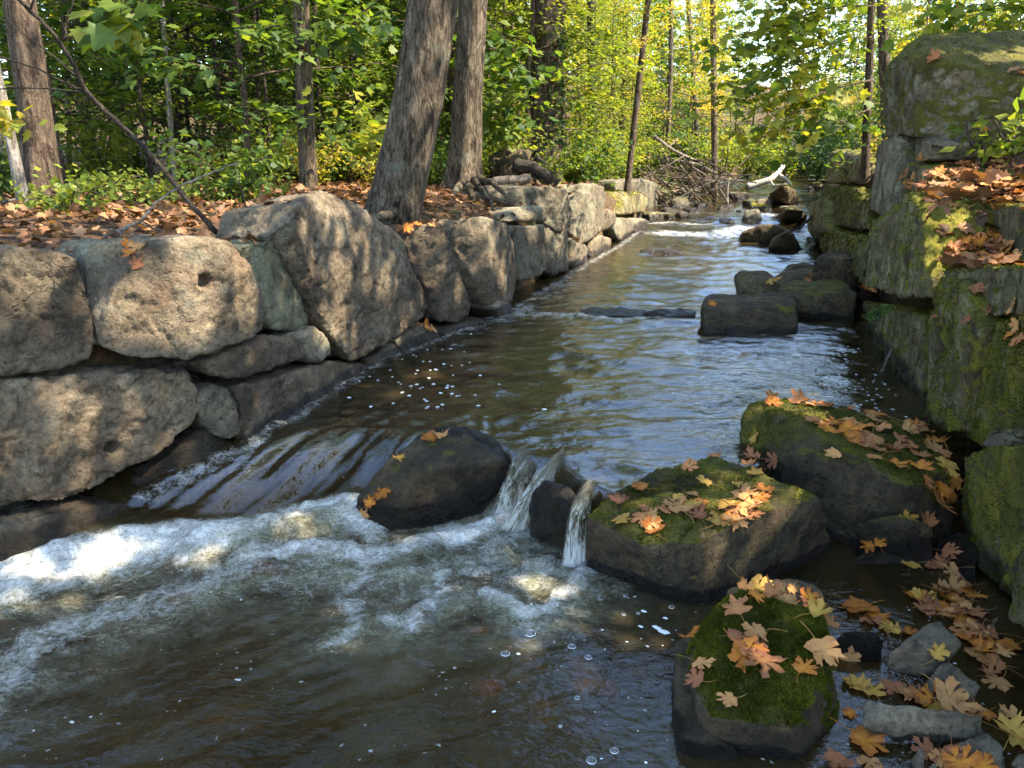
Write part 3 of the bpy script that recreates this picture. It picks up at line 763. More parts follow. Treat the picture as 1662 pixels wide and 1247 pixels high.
RS([(1446, 350), (1452, 300), (1466, 258), (1500, 268), (1506, 330), (1500, 350), (1470, 356)], 'mossy', seed=49, rough=0.03, off=0.12, wet=-1, depth=0.7, moss=0.25, moss_up=0.9)
RS([(1452, 240), (1466, 214), (1500, 220), (1512, 232), (1500, 262), (1464, 268)], 'grey', seed=50, rough=0.02, off=0.2, wet=-1, depth=0.4, smooth=3)
RS([(1330, 362), (1334, 318), (1345, 302), (1390, 302), (1412, 330), (1410, 376), (1376, 372), (1350, 370)], 'mossy', seed=51, rough=0.06, off=0.06, wet=-1, depth=0.9, moss=0.62, moss_up=0.8)
RS([(1318, 378), (1350, 376), (1376, 378), (1410, 384), (1402, 440), (1396, 470), (1374, 450), (1346, 420)], 'mossy', seed=56, rough=0.06, off=-0.04, wet=0.1, depth=0.9, moss=0.62, moss_up=0.8)
RS([(1338, 300), (1343, 246), (1360, 240), (1400, 246), (1412, 262), (1410, 300)], 'mossy', seed=52, rough=0.045, off=0.25, wet=-1, depth=0.8, moss=0.2, moss_up=0.8)
RS([(1309, 372), (1316, 330), (1334, 318), (1342, 380), (1322, 392)], 'mossy', seed=53, rough=0.05, off=-0.1, wet=0.1, depth=0.7, moss=0.3, moss_up=0.8)
RS([(1396, 470), (1410, 520), (1434, 590), (1474, 655), (1500, 690), (1500, 720), (1440, 660), (1396, 560), (1376, 520), (1376, 460)], 'boulder', seed=54, rough=0.03, off=0.12, wet=0.15, depth=0.5)

# top block resting on the right wall, its left end and front show
def top_block():
    fr = [(1458, 222), (1456, 100), (1470, 62), (1500, 50)]
    A = [WY(1460, 222, 6.35), WY(1456, 150, 6.35), WY(1460, 95, 6.4), WY(1500, 52, 6.6), WY(1484, 224, 6.05), WY(1490, 88, 6.05),
         WY(1660, 240, 5.65), WY(1665, 130, 5.65), WY(1730, 255, 5.6), WY(1730, 140, 5.6), WY(1680, 50, 6.5), WY(1740, 60, 6.4)]
    A += [a + np.array([0.15, 0.6, 0.0]) for a in A[:4]] + [WY(1700, 240, 6.8), WY(1520, 222, 7.0)]
    hull_spec('boulder', A, 'pale', None, vox=0.017, rough=0.026, seed=60, moss=0.9, moss_up=0.75, wet=-1, wetz=-5,
              cb=lambda r, o: tag(o, 'big pale lichened block with green moss resting on top of the right wall', 'boulder'))
top_block()

# ---- loose boulders and stones
def boulder(label, pts, mat='boulder', base_drop=0.2, back=None, cat='boulder', name='boulder', group=None, **kw):
    P = [W(*p) for p in pts]
    lo = min(p[2] for p in P)
    ext = []
    for (p, q) in zip(pts, P):
        if len(p) == 3 and q[2] <= lo + 0.06: ext.append(q + np.array([0, 0.0, -base_drop]))
    if back is not None:
        for q in P: ext.append(q + np.array(back))
    c = np.mean(P, axis=0); dist = np.linalg.norm(c - CAM)
    px = kw.pop('px', 3.2)
    kw.setdefault('vox', float(np.clip(dist / F_PX * px, 0.011, 0.12)))
    cb0 = kw.pop('cb', None)
    def cb(r, o):
        tag(o, label, cat, group)
        if cb0: cb0(r, o)
    return hull_spec(name, np.array(P + ext), mat, None, cb=cb, **kw)

R_MID = boulder('dark wet rock between the two chutes with orange leaves stuck to it',
    [(600, 866, -.3), (720, 845, -.3), (815, 808, -.3), (560, 838, -.3), (585, 800, -.12), (640, 737, .02), (690, 695, .05), (735, 686, .08), (770, 690, .07), (806, 708, .03), (832, 746, -.03), (818, 790, -.2), (700, 760, .03)],
    back=(0.02, 0.28, -0.35), rough=0.026, seed=61, wet=0.14, moss=0.0, moss_up=0.6, smooth=4)
R_LIP = boulder('small dark rock between the leaping jet and the thin fall',
    [(858, 862, -.3), (925, 900, -.3), (860, 800, -.06), (885, 776, .01), (925, 786, .01), (948, 822, -.01), (945, 900, -.3)], back=(0.03, 0.22, -0.12), rough=0.018, seed=62, wet=0.4, smooth=4)
R_BIG = boulder('squared mossy boulder with a tan maple leaf pile and sunlit right corner',
    [(952, 838, -.02), (1000, 795, .03), (1075, 760, .06), (1158, 735, .08), (1240, 762, .08), (1300, 788, .06), (1335, 808, .03), (1348, 870, -.22), (1040, 880, -.03), (1130, 882, -.03), (1240, 832, .03), (1140, 984, -.3), (955, 912, -.3), (1050, 945, -.3), (1225, 938, -.3), (1350, 886, -.28)],
    rough=0.020, seed=63, wet=0.05, moss=0.34, moss_up=0.62, smooth=4, px=3.0)
R_RIGHT = boulder('tilted mossy boulder against the right wall covered in orange leaves',
    [(1206, 655, .16), (1262, 640, .18), (1335, 655, .16), (1480, 685, .12), (1550, 752, .05), (1252, 664, .18), (1400, 745, .12), (1475, 790, .06), (1198, 738, -.02), (1210, 700, .03), (1295, 800, -.12), (1385, 850, -.2), (1470, 850, -.2), (1550, 850, -.2), (1198, 750, -.1)],
    rough=0.022, seed=64, wet=0.03, base_drop=0.4, back=None, moss=0.42, moss_up=0.6, smooth=4, px=3.0)
R_NEAR = boulder('nearest block topped with bright green moss and curled leaves',
    [(1175, 975, -.07), (1200, 955, -.07), (1335, 985, -.08), (1350, 1060, -.11), (1305, 1150, -.14), (1300, 1185, -.15), (1150, 1165, -.15), (1115, 1080, -.13), (1135, 1020, -.10), (1365, 1150, -.3), (1370, 1190, -.4), (1300, 1255, -.4), (1170, 1240, -.4), (1110, 1180, -.4), (1100, 1050, -.3)],
    rough=0.017, seed=65, wet=0.03, base_drop=0.15, moss=0.35, moss_up=0.75, smooth=4, px=3.0)
boulder('low dark stone shoulder at the left foot of the nearest mossy block', [(1095, 1040, -.2), (1140, 1020, -.17), (1165, 1100, -.18), (1150, 1200, -.22), (1100, 1200, -.25), (1090, 1230, -.35), (1250, 1270, -.38), (1160, 1270, -.36), (1095, 1100, -.33)], rough=0.02, seed=66, wet=0.03, moss=0.05, moss_up=0.6, smooth=4)
boulder('dark brown stone behind the nearest mossy block', [(1180, 955, -.14), (1250, 940, -.13), (1330, 950, -.14), (1345, 990, -.2), (1200, 1000, -.2), (1330, 940, -.3), (1170, 985, -.3)], 'boulder', rough=0.014, seed=67, wet=0.1, smooth=4)
# small stones of the lower right corner
SK = dict(cat='stone', name='stone', rough=0.010, smooth=4, wet=0.015)
boulder('flat grey slab beside the leaf heap in the trickle', [(1436, 1064, -.2), (1472, 1040, -.15), (1526, 1004, -.13), (1564, 1044, -.14), (1532, 1068, -.19), (1490, 1074, -.22)], 'slate', seed=71, base_drop=0.07, **SK)
boulder('round dark wet stone in the trickle left of the grey slab', [(1340, 1040, -.24), (1370, 1020, -.2), (1420, 1020, -.2), (1444, 1042, -.23), (1400, 1058, -.26), (1350, 1056, -.27)], 'boulder', seed=72, base_drop=0.08, cat='stone', name='stone', rough=0.012, smooth=5, wet=0.2)
boulder('pointed grey stone below the flat grey slab', [(1506, 1086, -.2), (1546, 1062, -.15), (1602, 1108, -.17), (1570, 1134, -.22), (1516, 1132, -.25)], 'slate', seed=73, base_drop=0.08, **SK)
boulder('long thin grey slab lying across the lower right corner', [(1392, 1130, -.2), (1400, 1168, -.24), (1480, 1192, -.26), (1620, 1188, -.25), (1612, 1164, -.2), (1500, 1146, -.18), (1560, 1150, -.18)], 'slate', seed=74, base_drop=0.05, **SK)
boulder('dark stone at the bottom edge under the long slab', [(1540, 1200, -.26), (1600, 1180, -.22), (1640, 1210, -.22), (1640, 1260, -.3), (1550, 1260, -.3)], 'slate', seed=75, base_drop=0.1, **SK)
boulder('dark wet stone in the lowest right corner', [(1630, 1225, -.22), (1680, 1200, -.18), (1740, 1230, -.2), (1720, 1280, -.26), (1640, 1270, -.3)], 'slate', seed=76, base_drop=0.1, **SK)
boulder('thin upright grey shard among the leaves at the bottom edge', [(1478, 1215, -.24), (1500, 1208, -.2), (1530, 1255, -.22), (1500, 1270, -.3), (1480, 1250, -.32)], 'slate', seed=77, base_drop=0.1, **SK)
boulder('dark squared stone under the tilted mossy boulder', [(1385, 850, -.1), (1440, 835, -.08), (1512, 850, -.1), (1515, 900, -.26), (1450, 905, -.3), (1385, 885, -.3)], 'boulder', seed=78, rough=0.014, smooth=4, wet=0.12, base_drop=0.1, moss=0.02, moss_up=0.6)
boulder('low wet purple grey stone with an orange leaf above the trickle', [(1380, 905, -.27), (1420, 885, -.24), (1455, 890, -.24), (1475, 910, -.28), (1390, 915, -.3)], 'slate', seed=79, base_drop=0.06, cat='stone', name='stone', rough=0.008, smooth=4, wet=0.3)
boulder('little grey stone wedged by the foot of the right wall', [(1590, 990, -.2), (1622, 982, -.18), (1622, 1010, -.24), (1596, 1014, -.26)], 'slate', seed=80, base_drop=0.05, **SK)
boulder('wet stone under the red leaf at the right wall foot', [(1520, 880, -.22), (1560, 860, -.16), (1590, 900, -.2), (1580, 940, -.28), (1530, 920, -.3)], 'boulder', seed=81, base_drop=0.08, cat='stone', name='stone', rough=0.012, smooth=4, wet=0.3)
boulder('submerged brown stone at the near end of the trickle', [(1400, 1200, -.31), (1460, 1190, -.29), (1500, 1230, -.31), (1440, 1260, -.34), (1390, 1240, -.35)], 'slate', seed=82, base_drop=0.08, cat='stone', name='stone', rough=0.012, smooth=4, wet=0.3)

# mid stream blocks
boulder('long dark flat-topped block standing in mid stream', [(1142, 541, 0), (1294, 541, 0), (1296, 520, .06), (1140, 500, .17), (1296, 500, .17), (1142, 486, .2), (1292, 481, .2), (1150, 478, .18), (1290, 476, .18)], seed=84, rough=0.022, wet=0.03, base_drop=0.25, back=(0.05, 0.25, -0.1), moss=0.02, moss_up=0.6, smooth=3)
boulder('short dark upright block behind the long mid-stream block', [(1198, 486, .05), (1198, 452, .24), (1206, 444, .26), (1250, 446, .26), (1266, 462, .2), (1268, 490, .05)], seed=85, rough=0.022, wet=0.03, base_drop=0.3, back=(0.05, 0.3, 0), moss=0.02, moss_up=0.55, smooth=3)
boulder('dark mossy block between mid-stream block and right wall', [(1268, 514, 0), (1388, 516, 0), (1265, 480, .18), (1280, 462, .24), (1370, 462, .26), (1390, 475, .24)], seed=86, rough=0.022, wet=0.03, base_drop=0.25, back=(0.1, 0.35, 0), moss=0.1, moss_up=0.6, smooth=4)
boulder('low dark rock behind the mid-stream blocks', [(1262, 450, .08), (1290, 440, .2), (1330, 432, .22), (1330, 462, .1), (1265, 470, .05)], seed=87, rough=0.022, wet=0.03, base_drop=0.2, back=(0.05, 0.35, -.05), moss=0.05, moss_up=0.6, smooth=4)
boulder('flat dark rock behind the brown root clump', [(1272, 444, .05), (1285, 430, .15), (1320, 428, .18), (1345, 440, .1)], seed=88, rough=0.022, wet=0.05, base_drop=0.2, back=(0.1, 0.45, -.05), smooth=4)
boulder('long low brown rock awash in mid stream', [(1040, 512, 0.0), (1060, 501, .06), (1100, 497, .07), (1132, 504, .03), (1128, 514, 0), (1080, 516, 0)], seed=89, rough=0.014, wet=0.15, base_drop=0.15, smooth=4)
boulder('shallow rock just breaking the water left of the awash rock', [(930, 506, -.01), (960, 498, .03), (1010, 497, .04), (1060, 502, .03), (1040, 513, 0), (955, 512, 0)], seed=90, rough=0.014, wet=0.2, base_drop=0.15, smooth=4)
boulder('broad dark rock splitting the riffle', [(1200, 391, .03), (1208, 376, .2), (1232, 364, .32), (1262, 366, .3), (1290, 378, .18), (1292, 392, .03)], seed=91, rough=0.04, wet=0.05, base_drop=0.3, back=(0.1, 0.5, -.05), moss=0.02, moss_up=0.6, smooth=3)
boulder('dark pyramid rock in front of the riffle rock by the right wall', [(1243, 404, .0), (1256, 386, .2), (1278, 373, .34), (1296, 392, .15), (1304, 406, .0)], seed=92, rough=0.035, wet=0.05, base_drop=0.3, back=(0.1, 0.4, -.1), smooth=3)
boulder('small pointed dark rock poking from the riffle', [(1163, 364, .1), (1172, 355, .2), (1180, 359, .17), (1194, 355, .22), (1196, 365, .1)], seed=93, rough=0.02, wet=0.2, base_drop=0.2, back=(0, 0.25, 0), vox=0.04)
boulder('triangular dark rock above the riffle', [(1263, 353, .2), (1275, 340, .42), (1292, 332, .5), (1305, 342, .4), (1310, 352, .2)], seed=94, rough=0.05, wet=0.05, base_drop=0.3, back=(0.1, 0.6, -.1), moss=0.25, moss_up=0.6, smooth=3)
boulder('large mossy rock where the stream bends', [(1250, 324, .34), (1258, 308, .7), (1270, 299, .85), (1288, 303, .75), (1302, 323, .4), (1290, 327, .33)], seed=95, rough=0.07, wet=0.05, base_drop=0.4, back=(0.2, 1.0, -.1), moss=0.45, moss_up=0.6, smooth=3)
boulder('flat dark stone at water level below the left riffle', [(1042, 410, 0.02), (1060, 405, .07), (1085, 404, .07), (1108, 409, .02)], seed=96, rough=0.02, wet=0.2, base_drop=0.2, back=(0, 0.3, 0), smooth=4)
far_rocks = [
 (1062, 362, 46, 18, 'squared brown rock on the far left waterline'), (1108, 358, 30, 12, 'low dark rock beside the squared brown rock'),
 (1126, 352, 40, 14, 'dark rounded rock below the driftwood heap'), (1180, 345, 34, 12, 'dark stone at the foot of the slender brown trunk'), (1208, 350, 26, 10, 'small dark stone below the fallen pale log'),
 (1225, 338, 40, 13, 'mossy flat rock near the pale log'), (1262, 330, 30, 10, 'dark stone under the large bend rock'), (1150, 360, 22, 8, 'tiny dark rock at the left end of the riffle'),
 (1235, 352, 24, 8, 'small rock in fast water above the riffle'), (1325, 312, 40, 14, 'sunlit mossy rock beyond the bend rock by the wall'), (1200, 326, 40, 12, 'pale green rock right below the fallen log'), (1300, 300, 34, 10, 'farthest mossy rock at the stream bend'),
 (1090, 352, 40, 16, 'brown rock on the left shore beyond the wall end'), (1140, 338, 30, 10, 'mossy stone among the driftwood')]
def zy(px, py):
    z = 0.1
    for it in range(6):
        w = W(px, py, z) if z < 1.3 else None
        z = float(water_base(np.array([w[0]]), np.array([min(w[1], 34)]))[0][0])
    return z
for i, (px, py, w_, h_, lb) in enumerate(far_rocks):
    z = zy(px, py); B = W(px, py, z)
    mpp = B[1] / F_PX
    hw = w_ / 2 * mpp; hh = h_ * mpp
    rg = random.Random(900 + i)
    pts = []
    for a in range(9):
        an = a * 0.698 + rg.uniform(-.25, .25)
        rr = rg.uniform(0.8, 1.1)
        pts.append(B + np.array([math.cos(an) * hw * rr, math.sin(an) * hw * 0.8 * rr + hw * 0.6, -0.15]))
        if a % 2 == 0: pts.append(B + np.array([math.cos(an) * hw * 0.75, math.sin(an) * hw * 0.6 + hw * 0.6, hh * rg.uniform(0.6, 1.05)]))
    hull_spec('boulder', pts, ('mossy', 'slate', 'boulder')[i % 3], None, vox=float(np.clip(hw * 0.11, 0.03, 0.12)), rough=0.045, seed=110 + i, moss=0.5 if 'moss' in lb else 0.0, moss_up=0.6, wet=0.12, smooth=3,
              cb=lambda r, o, lb=lb: tag(o, lb, 'boulder'))
rs_ = random.Random(55)
for i in range(26):
    if i < 18: y = rs_.uniform(15.5, 27); x = float(xl(y)) + rs_.uniform(-.25, .45); side_ = 'left'
    else: y = rs_.uniform(16, 27); x = float(xr(y)) - rs_.uniform(0.1, 1.6); side_ = 'right'
    z = float(water_base(np.array([x]), np.array([y]))[0][0]); hw = rs_.uniform(.12, .34); pts = []
    for a in range(10):
        an = a * .628; rr = rs_.uniform(.75, 1.1)
        pts.append(np.array([x + math.cos(an) * hw * rr, y + math.sin(an) * hw * rr, z - .15]))
        if a % 2: pts.append(np.array([x + math.cos(an) * hw * .7, y + math.sin(an) * hw * .6, z + hw * rs_.uniform(.35, .95)]))
    hull_spec('stone', pts, ('mossy', 'slate', 'boulder', 'grey')[i % 4], None, vox=float(np.clip(hw * .13, .03, .06)), rough=.035, seed=160 + i, moss=.4 if i % 4 == 0 else 0, moss_up=.6, wet=.06, smooth=2,
              cb=lambda r, o, side_=side_, i=i: tag(o, ('mossy', 'grey', 'dark', 'tan')[i % 4] + ' shore stone half in the water on the far %s bank' % side_, 'stone', 'shore stones on the far %s bank' % side_))
# pale stone lodged in the right wall
def lodged():
    q = [wall_hit(p[0], p[1], 'R', -0.03)[0] for p in [(1590, 722), (1602, 708), (1628, 700), (1632, 722), (1612, 736)]]
    hull_spec('stone', q + [a + np.array([0.12, 0, 0.0]) for a in q], 'pale', rw, vox=0.011, rough=0.008, seed=131, wet=-1, wetz=-5, smooth=3)
lodged()
# pebbles half buried on the near bank behind the left wall
finish_rocks()
print('rocks', time.time() - T0, sum(len(r['Q']) for r in ROCKS) * 2)
# ------------------------------------------------------------------ falling sheets of water
def fall_mat():
    k = NT('falling_water')
    v = k.attr('lv'); v2 = k.attr('along')
    cmb = k.n('CombineXYZ'); k.l(k.math('MULTIPLY', v, 2.4), cmb.inputs[0]); k.l(k.math('MULTIPLY', v2, 3.6), cmb.inputs[1])
    n1 = k.noise(cmb.outputs[0], 1.2, 8, 0.75, 1.4)
    w = k.math('ADD', n1, k.math('MULTIPLY', k.math('SUBTRACT', v2, 0.5), 0.30))
    dif = k.n('BsdfDiffuse'); k.l(k.ramp(w, [(0.36, (0.07, 0.06, 0.03)), (0.50, (0.20, 0.19, 0.13)), (0.62, (0.62, 0.62, 0.56))]), dif.inputs[0])
    tr = k.n('BsdfTransparent'); tr.inputs[0].default_value = (0.8, 0.7, 0.5, 1)
    mx = k.n('MixShader'); k.l(k.ramp(w, [(0.36, 0.35), (0.62, 0.9)]), mx.inputs[0]); k.l(tr.outputs[0], mx.inputs[1]); k.l(dif.outputs[0], mx.inputs[2])
    gl = k.n('BsdfGlossy'); gl.inputs['Roughness'].default_value = 0.12
    nrm = k.bump(n1, 0.6, 0.02); k.l(nrm, gl.inputs['Normal'])
    lw_ = k.n('LayerWeight'); lw_.inputs[0].default_value = 0.25; k.l(nrm, lw_.inputs['Normal'])
    m2 = k.n('MixShader'); k.l(k.math('MULTIPLY', lw_.outputs[1], 0.5), m2.inputs[0]); k.l(mx.outputs[0], m2.inputs[1]); k.l(gl.outputs[0], m2.inputs[2])
    # edges thin out into nothing
    ed = k.attr('edge')
    t2 = k.n('BsdfTransparent'); m3 = k.n('MixShader')
    k.l(k.ramp(k.math('ADD', ed, k.math('MULTIPLY', k.math('SUBTRACT', n1, 0.5), 0.9)), [(0.0, 0.0), (0.4, 1.0)]), m3.inputs[0]); k.l(t2.outputs[0], m3.inputs[1]); k.l(m2.outputs[0], m3.inputs[2])
    return k.done(m3.outputs[0])
M['fall'] = fall_mat()
def fall_sheet(path, widths, seed):
    P = np.array(path); n0 = len(P)
    t0 = np.linspace(0, 1, n0); t = np.linspace(0, 1, 34)
    # smooth resample
    C = np.stack([np.interp(t, t0, P[:, k]) for k in range(3)], -1)
    for _ in range(3): C[1:-1] = (C[:-2] + 2 * C[1:-1] + C[2:]) / 4
    wd = np.interp(t, np.linspace(0, 1, len(widths)), widths)
    tan = np.gradient(C, axis=0)
    side = np.cross(tan, [0.25, -0.95, 0.15]); side /= np.linalg.norm(side, axis=1)[:, None] + 1e-9
    m = 26; f = np.linspace(-1, 1, m)
    V = C[:, None] + side[:, None] * (wd[:, None] * f[None])[:, :, None]
    nrm = np.cross(side, tan); nrm /= np.linalg.norm(nrm, axis=1)[:, None] + 1e-9
    nz = fbm(np.stack([np.repeat(f[None] * 5, 34, 0).ravel(), np.repeat(t[:, None] * 2.0, m, 1).ravel(), np.full(34 * m, seed * 3.1)], -1), 90 + seed, 3).reshape(34, m)
    bow = (1 - f ** 2)[None] * 0.5 * wd[:, None]
    V = V + nrm[:, None] * (bow * 0.5 + nz * 0.10 * wd[:, None])[:, :, None]
    i = np.arange(33)[:, None]; j = np.arange(m - 1)[None]
    Q = np.stack([i * m + j, i * m + j + 1, (i + 1) * m + j + 1, (i + 1) * m + j], -1).reshape(-1, 4)
    me = mesh_np('waterfall', V.reshape(-1, 3), Q, M['fall'], {'lv': np.repeat(f[None], 34, 0).ravel() + seed * 5, 'along': np.repeat(t[:, None], m, 1).ravel(), 'edge': np.clip(np.minimum((1 - np.abs(f))[None] * 2.2, np.minimum(t * 7, (1 - t) * 4)[:, None]), 0, 1).ravel()})
    return obj('waterfall', me, water)
fall_sheet([W(918, 740, .006), W(898, 756, .012), W(880, 778, -.02), W(862, 805, -.10), W(846, 835, -.2), W(830, 866, -.33)], [.05, .045, .042, .045, .055, .075], 1)
fall_sheet([W(962, 792, .0), W(950, 808, .004), W(942, 828, -.03), W(936, 855, -.11), W(933, 890, -.21), W(932, 930, -.33)], [.06, .052, .05, .05, .054, .06], 2)
fall_sheet([W(858, 742, .0), W(848, 758, -.03), W(840, 778, -.1), W(832, 808, -.2), W(824, 842, -.33)], [.07, .065, .065, .08, .10], 3)

# ------------------------------------------------------------------ foliage
def leaf_mat(name, stops, trans=0.52, tcol=1.8, gloss=0.015):
    k = NT(name)
    oi = k.n('ObjectInfo')
    lv = k.attr('lv')
    f = k.math('ADD', k.math('MULTIPLY', lv, 0.8), k.math('MULTIPLY', oi.outputs['Random'], 0.2), clamp=True)
    col = k.ramp(f, stops)
    d = k.n('BsdfDiffuse'); k.l(col, d.inputs[0])
    t = k.n('BsdfTranslucent'); k.l(k.mix(1.0, col, (tcol, tcol * 0.95, tcol * 0.4), 'MULTIPLY'), t.inputs[0])
    mx = k.n('MixShader'); mx.inputs[0].default_value = trans; k.l(d.outputs[0], mx.inputs[1]); k.l(t.outputs[0], mx.inputs[2])
    g = k.n('BsdfGlossy'); g.inputs['Roughness'].default_value = 0.55; g.inputs[0].default_value = (0.8, 0.85, 0.9, 1)
    m2 = k.n('MixShader'); m2.inputs[0].default_value = gloss; k.l(mx.outputs[0], m2.inputs[1]); k.l(g.outputs[0], m2.inputs[2])
    return k.done(m2.outputs[0])
G0, G1, G2, G3 = (0.026, 0.055, 0.012), (0.055, 0.10, 0.017), (0.11, 0.155, 0.02), (0.18, 0.20, 0.025)
Y1, Y2, O1 = (0.28, 0.245, 0.03), (0.42, 0.30, 0.03), (0.40, 0.17, 0.03)
M['leaf_green'] = leaf_mat('green_leaves', [(0, G0), (0.35, G1), (0.7, G2), (1, G3)])
M['leaf_dark'] = leaf_mat('dark_green_leaves', [(0, (0.012, 0.03, 0.008)), (0.5, (0.03, 0.065, 0.014)), (1, (0.07, 0.11, 0.02))], trans=0.3)
M['leaf_lime'] = leaf_mat('yellow_green_leaves', [(0, G1), (0.35, G2), (0.7, G3), (1, Y1)], trans=0.5)
M['leaf_gold'] = leaf_mat('golden_leaves', [(0, G2), (0.3, G3), (0.6, Y1), (0.85, Y2), (1, O1)], trans=0.5)
M['litter'] = leaf_mat('dry_leaves', [(0, (0.05, 0.026, 0.014)), (0.35, (0.11, 0.055, 0.028)), (0.6, (0.22, 0.10, 0.045)), (0.85, (0.36, 0.19, 0.09)), (1, (0.45, 0.29, 0.10))], trans=0.2, tcol=1.2)

def bark_mat(name, c0, c1, c2, moss=0.2, vscale=9.0):
    k = NT(name)
    tc = k.n('TexCoord'); oi = k.n('ObjectInfo')
    add = k.n('VectorMath', operation='ADD'); k.l(tc.outputs['Object'], add.inputs[0]); k.l(oi.outputs['Random'], add.inputs[1])
    v = add.outputs[0]
    sv = k.mapping(v, (vscale * 3.4, vscale * 3.4, vscale * 0.85))
    n1 = k.noise(sv, 1.0, 9, 0.72, 1.3)
    n2 = k.noise(v, 3.0, 6, 0.65)
    n3 = k.noise(v, 70, 4, 0.7)
    col = k.ramp(n1, [(0.38, c0), (0.5, c1), (0.64, c2)])
    col = k.mix(0.7, col, k.ramp(n3, [(0.3, 0.4), (0.6, 1.2)]), 'MULTIPLY')
    col = k.mix(k.ramp(n2, [(0.56, 0.0), (0.66, moss)]), col, (0.20, 0.22, 0.15))
    return k.done(k.bsdf(col, 0.9, k.bump(k.math('ADD', n1, k.math('MULTIPLY', n3, 0.2)), 1.0, 0.07), 0.2))
M['bark'] = bark_mat('furrowed_bark', (0.020, 0.013, 0.008), (0.11, 0.08, 0.05), (0.27, 0.21, 0.14), 0.5, 6.0)
M['bark_brown'] = bark_mat('red_brown_bark', (0.03, 0.019, 0.012), (0.12, 0.08, 0.052), (0.25, 0.18, 0.12), 0.35, 6.0)
M['bark_pale'] = bark_mat('pale_bark', (0.13, 0.10, 0.075), (0.34, 0.29, 0.23), (0.52, 0.47, 0.39), 0.2, 6)
M['bark_dark'] = bark_mat('dark_bark', (0.018, 0.013, 0.010), (0.055, 0.042, 0.03), (0.11, 0.085, 0.06), 0.2)
M['wood_grey'] = bark_mat('weathered_wood', (0.10, 0.075, 0.055), (0.24, 0.19, 0.145), (0.38, 0.33, 0.27), 0.1, 5)
M['wood_white'] = bark_mat('bleached_wood', (0.30, 0.25, 0.19), (0.5, 0.45, 0.36), (0.62, 0.57, 0.48), 0.0, 4)

DIAMOND = (np.array([(0, 0, 0), (-.36, .42, .07), (0, 1, -.08), (.36, .42, .07)], float), np.array([(0, 3, 2), (0, 2, 1)]))
_hl = [(.26, -.05), (.32, .13), (.60, .20), (.45, .38), (.60, .64), (.30, .60), (.20, .80)]
_ml = [(0, 0)] + _hl + [(0, 1.05)] + [(-x, y) for x, y in _hl[::-1]]
MAPLE = (np.array([(x, y, 0.10 * abs(x) - 0.12 * y * y) for x, y in _ml] + [(0, .36, 0.0)], float), np.array([(16, i, (i + 1) % 16) for i in range(16)]))

def leaf_arrays(C, N, size, rng, tmpl=DIAMOND, dirs=None, jitter=0.5):
    """leaves at C with normals near N"""
    n = len(C); tv, tt = tmpl
    N = N + rng.normal(0, jitter, (n, 3)); N /= np.linalg.norm(N, axis=1)[:, None] + 1e-9
    D = rng.normal(0, 1, (n, 3)) if dirs is None else dirs + rng.normal(0, 0.5, (n, 3))
    D -= N * np.sum(D * N, 1)[:, None]; D /= np.linalg.norm(D, axis=1)[:, None] + 1e-9
    B = np.cross(D, N)
    s = size * rng.uniform(0.6, 1.25, n)
    cur = rng.normal(1, 0.8, n)
    V = C[:, None] + s[:, None, None] * (tv[None, :, 0:1] * B[:, None] + tv[None, :, 1:2] * D[:, None] + (tv[None, :, 2] * cur[:, None])[:, :, None] * N[:, None])
    T = tt[None] + (np.arange(n) * len(tv))[:, None, None]
    return V.reshape(-1, 3), T.reshape(-1, 3)

def foliage_mesh(name, C, N, size, mat, rng, tmpl=DIAMOND, dirs=None, jitter=0.5, lv=None):
    V, T = leaf_arrays(C, N, size, rng, tmpl, dirs, jitter)
    if lv is None: lv = rng.uniform(0, 1, len(C))
    return mesh_np(name, V, T, mat, {'lv': np.repeat(np.clip(lv, 0, 1), len(tmpl[0]))}, smooth=False)

